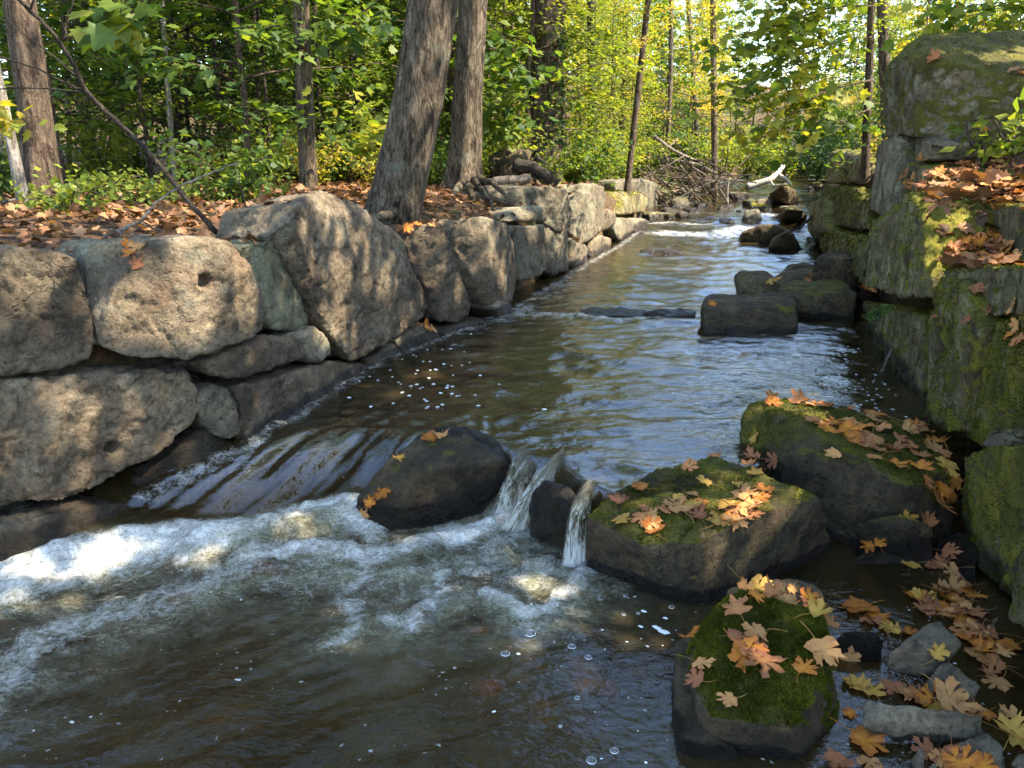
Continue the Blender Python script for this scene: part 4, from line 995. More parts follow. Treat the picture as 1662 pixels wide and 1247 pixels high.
def spray_tree(seed, height=6.0, base=1.0, spread=1.9, branches=34, per=110, leaf=0.11, mat='leaf_green', bark='bark_brown', trunk_r=0.05, taper=0.6, flat=0.35, tmpl=DIAMOND, lean=0.15, sides=8):
    """understorey tree: stem, drooping limbs and flat sprays of leaves along them; returns (stem mesh, crown mesh)"""
    rng = np.random.default_rng(seed)
    acc = Acc()
    z = np.linspace(0, height, 12)
    bx = np.cumsum(rng.normal(0, 0.06, 12)) * 0.6 + lean * (z / height) ** 1.5 * rng.choice([-1, 1]); by = np.cumsum(rng.normal(0, 0.06, 12)) * 0.6
    bx -= bx[0]; by -= by[0]
    path = np.stack([bx, by, z], -1)
    rr = trunk_r * (1 - 0.85 * z / height); rr[0] *= 1.5
    tube(acc, path, rr, sides)
    C = []; N = []; D = []; L = []
    for b in range(branches):
        h = base + (height - base) * ((b + rng.uniform(0, 1)) / branches) ** 0.9
        f = (h - base) / (height - base)
        ln = spread * (1 - taper * f) * rng.uniform(0.55, 1.15) * (0.6 + 0.4 * math.sin(min(1, f * 4 + 0.3) * math.pi / 2))
        az = b * 2.399 + rng.uniform(-.5, .5)
        p0 = np.array([np.interp(h, z, bx), np.interp(h, z, by), h])
        d = np.array([math.cos(az), math.sin(az), 0])
        rise = rng.uniform(0.15, 0.6)
        t = np.linspace(0, 1, 6)
        bp = p0 + d * (t * ln)[:, None] + np.array([0, 0, 1.0]) * (rise * ln * (t - 0.75 * t * t))[:, None] + rng.normal(0, 0.03, (6, 3)) * t[:, None]
        tube(acc, bp, trunk_r * 0.32 * (1 - 0.8 * t) * (1 - 0.5 * f) + 0.003, 4, cap=False)
        n = int(per * (0.4 + ln / spread * 0.8))
        tt = rng.uniform(0.22, 1.05, n) ** 0.8
        lat = np.array([-d[1], d[0], 0])
        w = 0.28 * ln * (1.25 - tt) + 0.05
        pos = np.stack([np.interp(tt, t, bp[:, k]) for k in range(3)], -1)
        pos = pos + lat * (rng.normal(0, 1, n) * w)[:, None] + d * rng.normal(0, 0.08, n)[:, None]
        pos[:, 2] += rng.normal(0, 0.09, n) - 0.10 * tt
        C.append(pos); N.append(np.tile(np.array([0.15 * d[0], 0.15 * d[1], 1.0]), (n, 1))); D.append(np.tile(d + np.array([0, 0, -0.35]), (n, 1)))
        L.append(np.clip(rng.normal(0.5, 0.22, n) + rng.normal(0, 0.16), 0, 1))
    C = np.concatenate(C); N = np.concatenate(N); D = np.concatenate(D); L = np.concatenate(L)
    return acc.mesh('trunk', M[bark]), foliage_mesh('crown', C, N, leaf, M[mat], rng, tmpl, D, flat, L)

def shrub_mesh(seed, h=1.0, r=0.6, n=700, leaf=0.07, mat='leaf_lime', stems=9, wisp=0.0):
    rng = np.random.default_rng(seed)
    acc = Acc(); C = []; N = []; D = []
    for s in range(stems):
        az = s * 2.4 + rng.uniform(-.4, .4); l = rng.uniform(0.6, 1.1)
        d = np.array([math.cos(az), math.sin(az), 0])
        t = np.linspace(0, 1, 6)
        bp = d * (r * l * t ** 1.4)[:, None] + np.array([0, 0, 1.0]) * (h * l * (t * (1.25 - 0.3 * t)))[:, None] * rng.uniform(0.7, 1.05)
        bp += rng.normal(0, 0.03, (6, 3)) * t[:, None]
        tube(acc, bp, 0.009 * (1 - 0.7 * t) + 0.002, 4, cap=False)
        m = n // stems
        tt = rng.uniform(0.15, 1.0, m)
        pos = np.stack([np.interp(tt, t, bp[:, k]) for k in range(3)], -1) + rng.normal(0, 0.10 * r + 0.03, (m, 3))
        C.append(pos); N.append(np.tile(d * 0.4 + np.array([0, 0, 0.8]), (m, 1))); D.append(np.tile(d + np.array([0, 0, 0.1]), (m, 1)))
    C = np.concatenate(C); N = np.concatenate(N); D = np.concatenate(D)
    C[:, 2] = np.maximum(C[:, 2], 0.03)
    return acc.mesh('stem', M['bark_brown']), foliage_mesh('foliage', C, N, leaf, M[mat], rng, DIAMOND, D, 0.55, np.clip(rng.normal(0.5, 0.25, len(C)), 0, 1))

PROTO = {
 'u_green': spray_tree(1, 6.5, 0.8, 2.0, 38, 74, 0.125, 'leaf_green', tmpl=MAPLE),
 'u_lime': spray_tree(2, 6.0, 0.7, 1.9, 36, 88, 0.10, 'leaf_lime'),
 'u_lime2': spray_tree(3, 7.5, 1.3, 2.2, 38, 74, 0.13, 'leaf_lime', lean=0.5, tmpl=MAPLE),
 'u_gold': spray_tree(4, 6.5, 0.9, 1.9, 36, 88, 0.10, 'leaf_gold'),
 'u_dark': spray_tree(5, 6.5, 0.5, 1.9, 52, 150, 0.075, 'leaf_dark', bark='bark_dark', flat=0.25),
 'sapling': spray_tree(6, 3.0, 0.5, 0.9, 18, 60, 0.09, 'leaf_lime', trunk_r=0.018),
 'sapling2': spray_tree(7, 3.4, 0.9, 1.0, 16, 55, 0.10, 'leaf_green', trunk_r=0.02),
 'tall': spray_tree(8, 13, 6.0, 3.4, 40, 85, 0.16, 'leaf_lime', bark='bark', trunk_r=0.17, lean=0.6, sides=12),
 'tall2': spray_tree(9, 14, 6.0, 3.0, 40, 85, 0.16, 'leaf_green', bark='bark', trunk_r=0.14, lean=0.9, sides=12),
}
SHRUB = {
 's_lime': shrub_mesh(21, 0.9, 0.55, 700, 0.07, 'leaf_lime'),
 's_green': shrub_mesh(22, 0.7, 0.6, 700, 0.08, 'leaf_green'),
 's_gold': shrub_mesh(23, 1.0, 0.5, 520, 0.06, 'leaf_gold'),
 's_low': shrub_mesh(24, 0.32, 0.42, 420, 0.065, 'leaf_lime', 12),
 's_dark': shrub_mesh(25, 1.4, 0.9, 1400, 0.07, 'leaf_dark', 14),
}
LAND = [(60, 'the scaly brown trunk'), (272, 'the slender pale trunk'), (495, 'the straight grey trunk'), (665, 'the thick leaning trunk'), (768, 'the stout flared trunk'), (886, 'the reddish ivy trunk'),
        (961, 'the dark ivy trunk'), (1036, 'the slender leaning tree'), (1160, 'the driftwood heap'), (1240, 'the white log'), (1412, 'the slim wall tree'), (1560, 'the top block')]
def landmark(x, y):
    px = 831 + F_PX * x / max(y, 0.5) * 1.04
    if px < -40: return 'off the left edge'
    if px > 1700: return 'off the right edge'
    b = min(LAND, key=lambda l: abs(l[0] - px))
    d = px - b[0]
    return ('behind ' if abs(d) < 18 else 'left of ' if d < 0 else 'right of ') + b[1]
HEIGHT = {'u_green': 6.7, 'u_lime': 6.2, 'u_lime2': 7.8, 'u_gold': 6.7, 'u_dark': 6.7, 'sapling': 3.1, 'sapling2': 3.5, 'tall': 13.5, 'tall2': 14.5}
def put_tree(kind, x, y, s=1.0, rz=0.0, label='', group=None, cat='tree', z=None, name='tree', sz=None):
    zz = float(bank_z(np.array([x]), np.array([y]))[0]) - 0.04 if z is None else z
    px = 831 + F_PX * x / max(y, 0.5) * 1.04
    if kind in HEIGHT and y > 14 and 930 < px < 1560:
        el = np.interp(px, [930, 960, 1290, 1340, 1500, 1560], [.5, .19, .19, .23, .26, .5])
        s = max(0.35, min(s, (CAM_Z + el * y - zz) / HEIGHT[kind]))
    e = empty(name, (x, y, zz), rz)
    e.scale = (s, s, s if sz is None else sz)
    tag(e, label + ' ' + landmark(x, y), cat, group)
    src = PROTO.get(kind) or SHRUB.get(kind)
    obj(src[0].name.split('.')[0], src[0], e); obj(src[1].name.split('.')[0], src[1], e)
    return e
print('protos', time.time() - T0)
# ------------------------------------------------------------------ woods: individually seen trunks
def trunk_pts(pb, pt, yb, yt=None, zb=None):
    """trunk axis from the pixel of its foot (at distance yb) to the pixel where it leaves the picture"""
    yt = yb if yt is None else yt
    return WY(*pb, yb), WY(*pt, yt)
def big_tree(label, pb, pt, y, dia_px, bark='bark', flare=1.5, total=13.0, crown='tall', bow=0.0, yt=None, dia_top=None, crown_s=1.0, sides=40, knots=(), nocrown=False, lobes=5, cat='tree'):
    a, b = trunk_pts(pb, pt, y, yt)
    zb = float(bank_z(np.array([a[0]]), np.array([a[1]]))[0]) - 0.12
    dist = np.linalg.norm(a - CAM)
    r0 = dia_px * a[1] / F_PX / 2; r1 = (dia_top or dia_px * 0.92) * b[1] / F_PX / 2
    d = (b - a); d /= np.linalg.norm(d)
    a0 = a + d * ((zb - a[2]) / d[2])
    L = total
    n = 60
    s = np.concatenate([np.linspace(0, 0.9, 16), np.linspace(0.95, 4.0, 26), np.linspace(4.2, L, 18)]); n = len(s)
    path = a0 + d[None] * s[:, None]
    hb = (b[2] - a0[2]) / d[2]
    side = np.array([1.0, 0, 0])
    path = path + side * (bow * np.sin(np.pi * np.clip(s / hb, 0, 1.6)))[:, None]
    rad_ = np.interp(s, [0, hb, L], [r0, r1, r1 * 0.35])
    fl = 1 + (flare - 1) * np.exp(-s / (r0 * 1.6 + 0.05))
    ang = np.arange(sides) * 2 * np.pi / sides
    sd = (hash(label) % 997) if False else sum(map(ord, label)) % 997
    ph = sd * 0.7
    lob = 1 + ((fl - 1) * 0.55)[:, None] * np.cos(lobes * ang + ph)[None] + 0.05 * np.cos(2 * ang + ph)[None]
    R = rad_[:, None] * fl[:, None] * lob
    px_ = np.stack([np.cos(ang)[None].repeat(n, 0) * 5, np.sin(ang)[None].repeat(n, 0) * 5, np.repeat(s[:, None] * 1.3, sides, 1)], -1).reshape(-1, 3)
    R = R * (1 + 0.07 * fbm(px_ + ph, sd, 4).reshape(n, sides) + 0.06 * fbm(px_ * np.array([0.25, 0.25, 1.1]) + ph, sd + 3, 2).reshape(n, sides))
    rg_ = np.abs(fbm(np.stack([np.cos(ang)[None].repeat(n, 0) * 7, np.sin(ang)[None].repeat(n, 0) * 7, np.repeat(s[:, None] * 1.6, sides, 1)], -1).reshape(-1, 3) + ph, sd + 8, 3)).reshape(n, sides)
    R = R * (1.03 - 0.16 * np.clip(0.25 - rg_, 0, 1))
    u = np.cross(d, [0, 1.0, 0]); u /= np.linalg.norm(u); w = np.cross(d, u)
    V = path[:, None] + R[:, :, None] * (np.cos(ang)[None, :, None] * u + np.sin(ang)[None, :, None] * w)
    base = np.array([a0[0], a0[1], zb])
    i = np.arange(n - 1)[:, None]; j = np.arange(sides)[None]
    Q = np.stack([i * sides + j, i * sides + (j + 1) % sides, (i + 1) * sides + (j + 1) % sides, (i + 1) * sides + j], -1).reshape(-1, 4)
    me = mesh_np('trunk', V.reshape(-1, 3) - base, Q, M[bark])
    e = empty('tree', base)
    tag(e, label, cat)
    obj('trunk', me, e)
    if crown and not nocrown:
        top = path[-1] - base
        c = obj('crown', PROTO[crown][1], e)
        k = crown_s
        c.scale = (k, k, k)
        c.location = Vector(top) - Vector((0, 0, 10.5 * k))
        c.rotation_euler = (0, 0, sd)
    return e
big_tree('thick leaning grey trunk rising right behind the sunlit wall', (638, 345), (704, 0), 6.55, 72, 'bark', 1.22, 12, 'tall', dia_top=68, bow=0.03)
big_tree('stout straight trunk with flared roots left of the dark root mound', (752, 292), (768, 0), 10.0, 48, 'bark', 1.75, 13, 'tall2', dia_top=44, lobes=6)
big_tree('shaded trunk half hidden behind the stout flared trunk', (738, 285), (740, 0), 13.5, 31, 'bark_brown', 1.4, 14, 'tall', dia_top=29)
big_tree('reddish brown trunk with ivy climbing its right side', (880, 275), (893, 0), 13.0, 50, 'bark_brown', 1.4, 14, 'tall2', dia_top=46)
big_tree('straight mid-size grey trunk left of the leaning block', (501, 312), (488, 0), 8.6, 27, 'bark', 1.25, 12, 'tall', dia_top=24)
big_tree('scaly brown trunk with sunlit foot at the left edge', (78, 352), (32, 0), 5.9, 46, 'bark_brown', 1.55, 11, 'tall2', dia_top=40)
big_tree('thin pale leaning trunk at the far left', (46, 362), (-12, 90), 5.6, 19, 'bark_pale', 1.3, 8, None, dia_top=16, sides=16)
big_tree('pale slim trunk cut by the left picture edge', (6, 335), (-8, 150), 6.6, 13, 'bark_pale', 1.3, 8, None, dia_top=11, sides=16)
big_tree('slender grey sapling trunk between the dark branch and the leaning block', (284, 300), (262, 0), 9.2, 8, 'bark_pale', 1.3, 8, 'u_lime', sides=12, crown_s=0.6)
big_tree('slim dark trunk right beside the mid-size grey trunk', (523, 285), (510, 0), 11.5, 8, 'bark_dark', 1.3, 9, 'u_green', sides=12, crown_s=0.6)
big_tree('thin dark trunk leaning right between grey trunk and leaning trunk', (560, 275), (578, 0), 12.5, 9, 'bark_dark', 1.3, 9, 'u_green', sides=12, crown_s=0.6)
big_tree('distant grey trunk seen left of the thick leaning trunk', (650, 260), (640, 0), 18, 24, 'bark', 1.2, 14, 'tall')
big_tree('dark upright trunk with ivy right of the reddish brown trunk', (962, 245), (960, 0), 20, 14, 'bark_dark', 1.3, 8, 'u_lime', sides=14, crown_s=0.8)
big_tree('slender leaning tree with pale foot on the far end of the sunlit wall', (1020, 288), (1052, 0), 15.3, 11, 'bark_brown', 1.5, 8, 'u_gold', sides=12, crown_s=0.55, dia_top=9)
big_tree('slim straight brown trunk rising from the driftwood heap', (1160, 318), (1157, 0), 20.5, 9, 'bark_brown', 1.4, 9, 'u_gold', sides=12, crown_s=0.6)
big_tree('slim brown trunk growing out of the right wall beside the tall pale slab', (1404, 282), (1415, 0), 9.4, 12, 'bark_brown', 1.5, 7, 'u_lime', sides=12, crown_s=0.55, dia_top=10)
big_tree('second brown trunk behind the slim trunk on the right wall', (1440, 235), (1432, 0), 12.5, 17, 'bark_brown', 1.2, 9, 'tall', sides=14, crown_s=0.7)
big_tree('narrow dark stem left of the mid-size grey trunk in the thicket', (425, 300), (415, 60), 11.0, 7, 'bark_dark', 1.3, 7, 'u_dark', sides=10, crown_s=0.6)
big_tree('narrow stem just right of the narrow dark stem in the thicket', (446, 315), (425, 90), 10.0, 6, 'bark_dark', 1.3, 7, 'u_dark', sides=10, crown_s=0.55)
big_tree('faint grey trunk deep in the woods behind the scaly brown trunk', (150, 270), (120, 0), 14, 14, 'bark', 1.2, 12, 'tall2', sides=12)
big_tree('thin stem between the stout trunk and the thick leaning trunk', (704, 275), (708, 60), 12, 7, 'bark_brown', 1.3, 8, None, sides=10)

# understorey trees and shrubs, placed in the plan on both banks
RG = random.Random(4)
def free(x, y, pts, dmin):
    return all((x - a) ** 2 + (y - b) ** 2 > dmin * dmin for a, b in pts)
pts_ = []
LABELS = {
 'u_green': 'leafy green understorey tree %s', 'u_lime': 'yellow-green young tree with layered leaves %s', 'u_lime2': 'taller yellow-green tree with drooping sprays %s',
 'u_gold': 'golden autumn tree with thin stem %s', 'u_dark': 'dense dark green evergreen tree %s', 'sapling': 'small bright green sapling %s', 'sapling2': 'small loose-leaved sapling %s'}
def scatter(region, n, kinds, smin, smax, dmin, where, group, xf=None):
    k = 0; tries = 0
    while k < n and tries < n * 60:
        tries += 1
        y = RG.uniform(region[2], region[3]); x = RG.uniform(region[0], region[1])
        if xf: x = xf(x, y)
        if not free(x, y, pts_, dmin): continue
        pts_.append((x, y)); k += 1
        kd = RG.choice(kinds)
        put_tree(kd, x, y, RG.uniform(smin, smax), RG.uniform(0, 6.28), LABELS[kd] % where, group, sz=None)
fl = lambda d, y: float(xl(y)) - d
fr_ = lambda d, y: float(xr(y)) + d
# left bank, from the clearing back into the wood
for kd, px, y, s in [('u_dark', 330, 11.5, 1.0), ('u_dark', 420, 13.5, 1.1), ('u_dark', 385, 10.3, 0.75), ('u_dark', 250, 14.0, 1.1), ('u_green', 180, 12.0, 0.9), ('u_dark', 470, 16.0, 1.15),
                      ('u_lime', 560, 15.0, 0.9), ('u_green', 820, 14.8, 0.9), ('u_lime', 830, 17.0, 0.95), ('u_green', 610, 13.0, 0.8), ('u_lime', 930, 19.0, 0.9), ('u_gold', 1010, 23.0, 1.0), ('u_lime2', 985, 27.0, 1.0), ('u_gold', 1100, 27.0, 0.95), ('u_green', 1060, 25.0, 0.75)]:
    x = (px - 831) / F_PX * y / CP * 0.98
    put_tree(kd, x, y, s, RG.uniform(0, 6.28), LABELS[kd] % ({True: 'behind the clearing,', False: 'past the wall,'}[px < 600]), 'understorey trees placed through the woods'); pts_.append((x, y))
scatter((3.2, 9, 7.5, 12), 9, ['sapling', 'sapling2', 'u_green', 'u_lime'], 0.55, 0.95, 1.0, 'by the clearing,', 'young trees round the left clearing', fl)
scatter((0.9, 9, 12, 22), 26, ['u_green', 'u_lime', 'u_lime2', 'sapling', 'u_lime', 'u_gold'], 0.65, 1.05, 1.25, 'mid-wood,', 'trees in the middle of the left wood', fl)
scatter((0.8, 22, 22, 45), 46, ['u_green', 'u_lime', 'u_lime2', 'u_gold', 'u_lime', 'u_lime2'], 0.9, 1.6, 1.7, 'deep in the wood,', 'trees deep in the left wood', fl)
scatter((9, 16, 8, 24), 18, ['u_green', 'u_lime', 'u_lime2', 'u_dark'], 0.8, 1.3, 1.6, 'far back,', 'trees far back at the left', fl)
scatter((1.2, 9, 9.5, 17), 12, ['u_lime', 'u_gold', 'sapling', 'u_green'], 0.5, 0.85, 1.2, 'above the right wall,', 'trees above the right wall', fr_)
scatter((0.6, 16, 17, 30), 24, ['u_lime', 'u_gold', 'u_green', 'u_lime2'], 0.6, 1.0, 1.5, 'beyond the right wall,', 'trees beyond the right wall', fr_)
scatter((9, 30, 35, 62), 34, ['u_lime', 'u_gold', 'u_lime2', 'u_gold', 'u_green'], 1.0, 1.7, 2.2, 'at the stream end,', 'far trees closing the view upstream')
scatter((-34, 8, 44, 66), 40, ['u_lime', 'u_green', 'u_lime2', 'u_gold'], 1.5, 2.3, 2.6, 'rearmost,', 'far trees at the back of the wood')
SL = {'s_lime': 'yellow-green leafy shrub %s', 's_green': 'green leafy shrub %s', 's_gold': 'thin yellowing shrub %s', 's_low': 'low patch of bright green seedlings %s', 's_dark': 'dark green rounded bush %s'}
def scat_shrub(region, n, kinds, smin, smax, dmin, where, group, xf):
    got = []
    k = 0; tries = 0
    while k < n and tries < n * 60:
        tries += 1
        y = RG.uniform(region[2], region[3]); x = xf(RG.uniform(region[0], region[1]), y)
        if not free(x, y, got, dmin): continue
        got.append((x, y)); k += 1
        kd = RG.choice(kinds)
        put_tree(kd, x, y, RG.uniform(smin, smax), RG.uniform(0, 6.28), SL[kd] % where, group, 'shrub', name='shrub')
scat_shrub((2.2, 8, 7.2, 12), 26, ['s_lime', 's_green', 's_low', 's_gold'], 0.6, 1.1, 0.55, 'behind the clearing,', 'shrubs at the back of the left clearing', fl)
scat_shrub((0.9, 6, 10.5, 20), 34, ['s_lime', 's_green', 's_gold', 's_lime'], 0.8, 1.5, 0.7, 'among the trunks,', 'shrubs among the left bank trunks', fl)
scat_shrub((0.3, 5, 14, 30), 30, ['s_lime', 's_green', 's_gold', 's_dark'], 0.9, 1.8, 0.9, 'on the far shore,', 'shrubs on the far left shore', fl)
scat_shrub((0.5, 4, 9, 28), 26, ['s_lime', 's_green', 's_dark', 's_gold'], 0.7, 1.3, 0.9, 'behind the right wall,', 'shrubs behind the right wall', fr_)
scat_shrub((1.6, 5, 4.8, 7.4), 14, ['s_low', 's_low', 's_green'], 0.5, 0.9, 0.5, 'in the clearing litter,', 'seedling patches in the left clearing', fl)
for px, y, s in [(1330, 21.5, 1.2), (1290, 24, 1.3), (1240, 29, 1.6), (1200, 30, 1.6), (1265, 31, 1.7), (1300, 30, 1.6), (1340, 27, 1.6), (1120, 25, 1.9), (1150, 27.5, 2.2), (1185, 26, 1.8), (1215, 33, 2.4), (1180, 33, 2.5), (1250, 34, 2.4), (1290, 33, 2.3), (1320, 31, 2.2), (1100, 30, 2.3)]:
    x = (px - 831) / F_PX * y / CP
    put_tree('s_dark' if px > 1250 else 's_lime', x, y, s, px, (SL['s_dark'] if px > 1250 else SL['s_lime']) % 'closing the stream bend,', 'bushes at the stream bend', 'shrub', name='shrub', z=0.7)
slim = random.Random(21)
for k_, (pb_, y_) in enumerate([(112, 11), (135, 13), (190, 12.5), (215, 10.5), (240, 15), (318, 12.5), (345, 14.5), (375, 11.5), (465, 12.0), (538, 14.0), (588, 15.5), (700, 16), (838, 16.5), (925, 17), (1000, 22), (1080, 24), (1130, 26)]):
    b_ = WY(pb_, 285, y_)
    dx_ = slim.uniform(-18, 18)
    big_tree('thin bare %s stem leaning %s in the wood, ' % (['grey', 'brown', 'dark'][k_ % 3], 'left' if dx_ < 0 else 'right') + landmark(b_[0], b_[1]), (pb_, 285), (pb_ + dx_, 0), y_, slim.uniform(5, 9), ['bark', 'bark_brown', 'bark_dark'][k_ % 3], 1.3, 9, None, sides=10, bow=slim.uniform(-.12, .12))
print('woods', time.time() - T0)

# ------------------------------------------------------------------ ray casting on the rocks, ground and water only
DG = bpy.context.evaluated_depsgraph_get(); DG.update()
FLOOR = bpy.data.objects['forest_floor']
CASTERS = []
for r in ROCKS:
    o = r['obj']; V = r['Vw']
    CASTERS.append((o, V.min(0), V.max(0), np.array(o.matrix_world.translation)))
def cast(org, d, water_ok=True):
    org = np.asarray(org, float); d = np.asarray(d, float) / np.linalg.norm(d)
    best = None
    inv = 1 / np.where(np.abs(d) < 1e-9, 1e-9, d)
    for o, lo, hi, tr in CASTERS:
        t1 = (lo - org) * inv; t2 = (hi - org) * inv
        tn = np.minimum(t1, t2).max(); tf = np.maximum(t1, t2).min()
        if tf < max(tn, 0): continue
        if best and tn > best[0]: continue
        ok, loc, n, i = o.ray_cast(Vector(org - tr), Vector(d))
        if ok:
            loc = np.array(loc) + tr; t = np.dot(loc - org, d)
            if best is None or t < best[0]: best = (t, loc, np.array(n), o)
    for o in ([FLOOR, water] if water_ok else [FLOOR]):
        ok, loc, n, i = o.ray_cast(Vector(org), Vector(d))
        if ok:
            t = np.dot(np.array(loc) - org, d)
            if best is None or t < best[0]: best = (t, np.array(loc), np.array(n), o)
    return best

# ------------------------------------------------------------------ canopy of the near right bank: unseen tall maples added for dappled shade, crown gaps cut for chosen sun patches
LIT = []   # (point, radius): places the sun reaches through gaps cut for them in the crowns
for px, py, r in [(352, 415, .20), (300, 470, .10), (270, 510, .09), (245, 560, .08), (345, 500, .07), (400, 470, .07), (215, 480, .06), (110, 650, .06), (215, 640, .05), (120, 710, .06), (200, 690, .05), (110, 795, .08), (240, 745, .05), (40, 480, .06),
                  (535, 525, .10), (555, 480, .07), (545, 430, .06), (590, 400, .07), (620, 450, .06), (570, 570, .07), (690, 372, .14), (715, 430, .10), (745, 495, .10), (800, 400, .12), (815, 450, .12), (780, 360, .12), (850, 350, .15), (870, 400, .08), (900, 330, .2), (930, 340, .25), (980, 320, .3), (420, 560, .05), (360, 590, .05), (520, 560, .05)]:
    h_ = cast(CAM, ray(px, py)); LIT.append((h_[1], r))
for px, py, z, r in [(160, 905, -.28, .09), (60, 945, -.28, .07), (235, 890, -.28, .06), (320, 905, -.28, .05), (10, 1000, -.28, .08), (110, 980, -.28, .05), (60, 870, -.1, .08), (180, 850, -.1, .07), (1262, 655, .17, .08), (1300, 660, .15, .08), (1370, 690, .13, .09), (1310, 800, .04, .07), (1290, 860, -.1, .05),
                     (470, 860, -.28, .1), (570, 830, -.28, .06), (1400, 690, .1, .06), (640, 860, -.3, .05), (1480, 700, .1, .05), (500, 340, 1.1, .2), (60, 340, 1.0, .35), (150, 350, 1.0, .3), (350, 345, 1.0, .35), (250, 360, 1.0, .3), (430, 350, 1.0, .25), (700, 610, 0, .12), (640, 640, 0, .1)]:
    LIT.append((W(px, py, z), r))
for px, py, r in [(1620, 408, .26), (1575, 412, .16), (1560, 300, .28), (1630, 300, .3), (1600, 318, .2), (1640, 510, .16), (1600, 500, .10), (1520, 340, .1), (1270, 660, .10), (1300, 662, .10), (1375, 695, .12), (1440, 690, .08), (1312, 800, .10), (1290, 835, .06), (1300, 860, .06), (1500, 400, .06), (1170, 850, .05), (1200, 830, .07),
                  (1580, 110, .18), (1640, 90, .16), (1500, 90, .1), (1250, 960, .05), (1590, 1040, .07), (1230, 1060, .05), (1530, 970, .06), (1480, 330, .1), (1200, 480, .15), (1330, 465, .12), (1560, 420, .16), (1600, 420, .2), (1640, 415, .22), (1655, 400, .22), (1600, 395, .18), (1580, 300, .22), (1610, 285, .24), (1650, 310, .24), (1530, 300, .16)]:
    h_ = cast(CAM, ray(px, py))
    if h_ is not None: LIT.append((h_[1], r))
LP = np.array([p for p, r in LIT]); LR = np.array([r for p, r in LIT])
def cut_gaps(C, rng):
    keep = np.ones(len(C), bool)
    S = SUN_DIR
    for p, r in zip(LP, LR):
        v = C - p
        d = np.linalg.norm(v - np.outer(v @ S, S), axis=1)
        keep &= d > r * rng.uniform(0.75, 1.35, len(C)) + 0.03
    return C[keep], keep
def maple(label, x, y, h, crown_c, crown_r, n, seed):
    rng = np.random.default_rng(seed)
    z0 = float(bank_z(np.array([x]), np.array([y]))[0]) - 0.1
    acc = Acc()
    t = np.linspace(0, 1, 14)
    top = np.array(crown_c) + np.array([0, 0, crown_r[2] * 0.7])
    p = np.array([x, y, z0])[None] * (1 - t)[:, None] + top[None] * t[:, None] + rng.normal(0, .05, (14, 3)) * t[:, None]
    tube(acc, p, 0.2 * (1 - 0.8 * t) + 0.02 + 0.1 * np.exp(-t * 14), 14)
    C = []; 
    nb = 30
    for b in range(nb):
        f = rng.uniform(0.35, 0.95); p0 = np.array([np.interp(f, t, p[:, k]) for k in range(3)])
        for try_ in range(10):
            u = rng.normal(0, 1, 3); u /= np.linalg.norm(u); u *= rng.uniform(0.6, 1.0) ** (1 / 3)
            p1 = np.array(crown_c) + u * np.array(crown_r)
            q = np.linspace(0, 1, 8)
            bp = p0 + (p1 - p0) * q[:, None]; bp[:, 2] += 0.25 * np.sin(q * np.pi)
            vv = bp[:, None] - LP[None]; dd_ = np.linalg.norm(vv - (vv @ SUN_DIR)[..., None] * SUN_DIR, axis=2)
            if not (dd_ < LR[None] * 0.8).any(): break
        tube(acc, bp, 0.035 * (1 - 0.85 * q) + 0.005, 5, cap=False)
        m = n // nb
        qq = rng.uniform(0.25, 1.1, m)
        pos = np.stack([np.interp(qq, q, bp[:, k]) for k in range(3)], -1) + (p1 - p0) * np.clip(qq - 1, 0, 1)[:, None]
        pos += rng.normal(0, 1, (m, 3)) * np.array([0.55, 0.55, 0.28])
        C.append(pos)
    C = np.concatenate(C)
    C, keep = cut_gaps(C, rng)
    base = np.array([x, y, z0])
    e = empty('tree', base); tag(e, label, 'tree')
    acc.V = [v - base for v in acc.V]
    obj('trunk', acc.mesh('trunk', M['bark']), e)
    obj('crown', foliage_mesh('crown', C - base, np.tile(np.array([0, 0, 1.0]), (len(C), 1)), 0.16, M['leaf_lime'], rng, DIAMOND, None, 0.5), e)
rc = random.Random(15)
CAN = []
for X, Y, h in [(-1.9, 2.2, 7.2), (-1.5, 4.2, 6.6), (-1.0, 6.4, 7.4), (0.6, 2.0, 6.0), (0.7, 4.4, 7.6), (1.2, 6.4, 6.4), (2.3, 2.6, 5.6), (2.8, 5.0, 6.2), (0.0, 8.3, 8.4), (3.2, 0.6, 6.4)]:
    cx = X + .79 * h; cyy = Y - .17 * h
    CAN.append((max(cx, float(xr(cyy)) + 1.3), cyy + rc.uniform(-.3, .3), h, (cx, cyy, h), (1.75, 1.75, 1.1)))
for i, (x, y, h, cc, cr) in enumerate(CAN):
    maple('tall unseen maple added on the right bank to shade the stream, counted %s' % ['one', 'two', 'three', 'four', 'five', 'six', 'seven', 'eight', 'nine', 'ten'][i], x, y, h, cc, cr, [3600, 3600, 3400, 3400, 3000, 2600, 1500, 2200, 2600, 1500][i], 300 + i)
print('canopy', time.time() - T0)
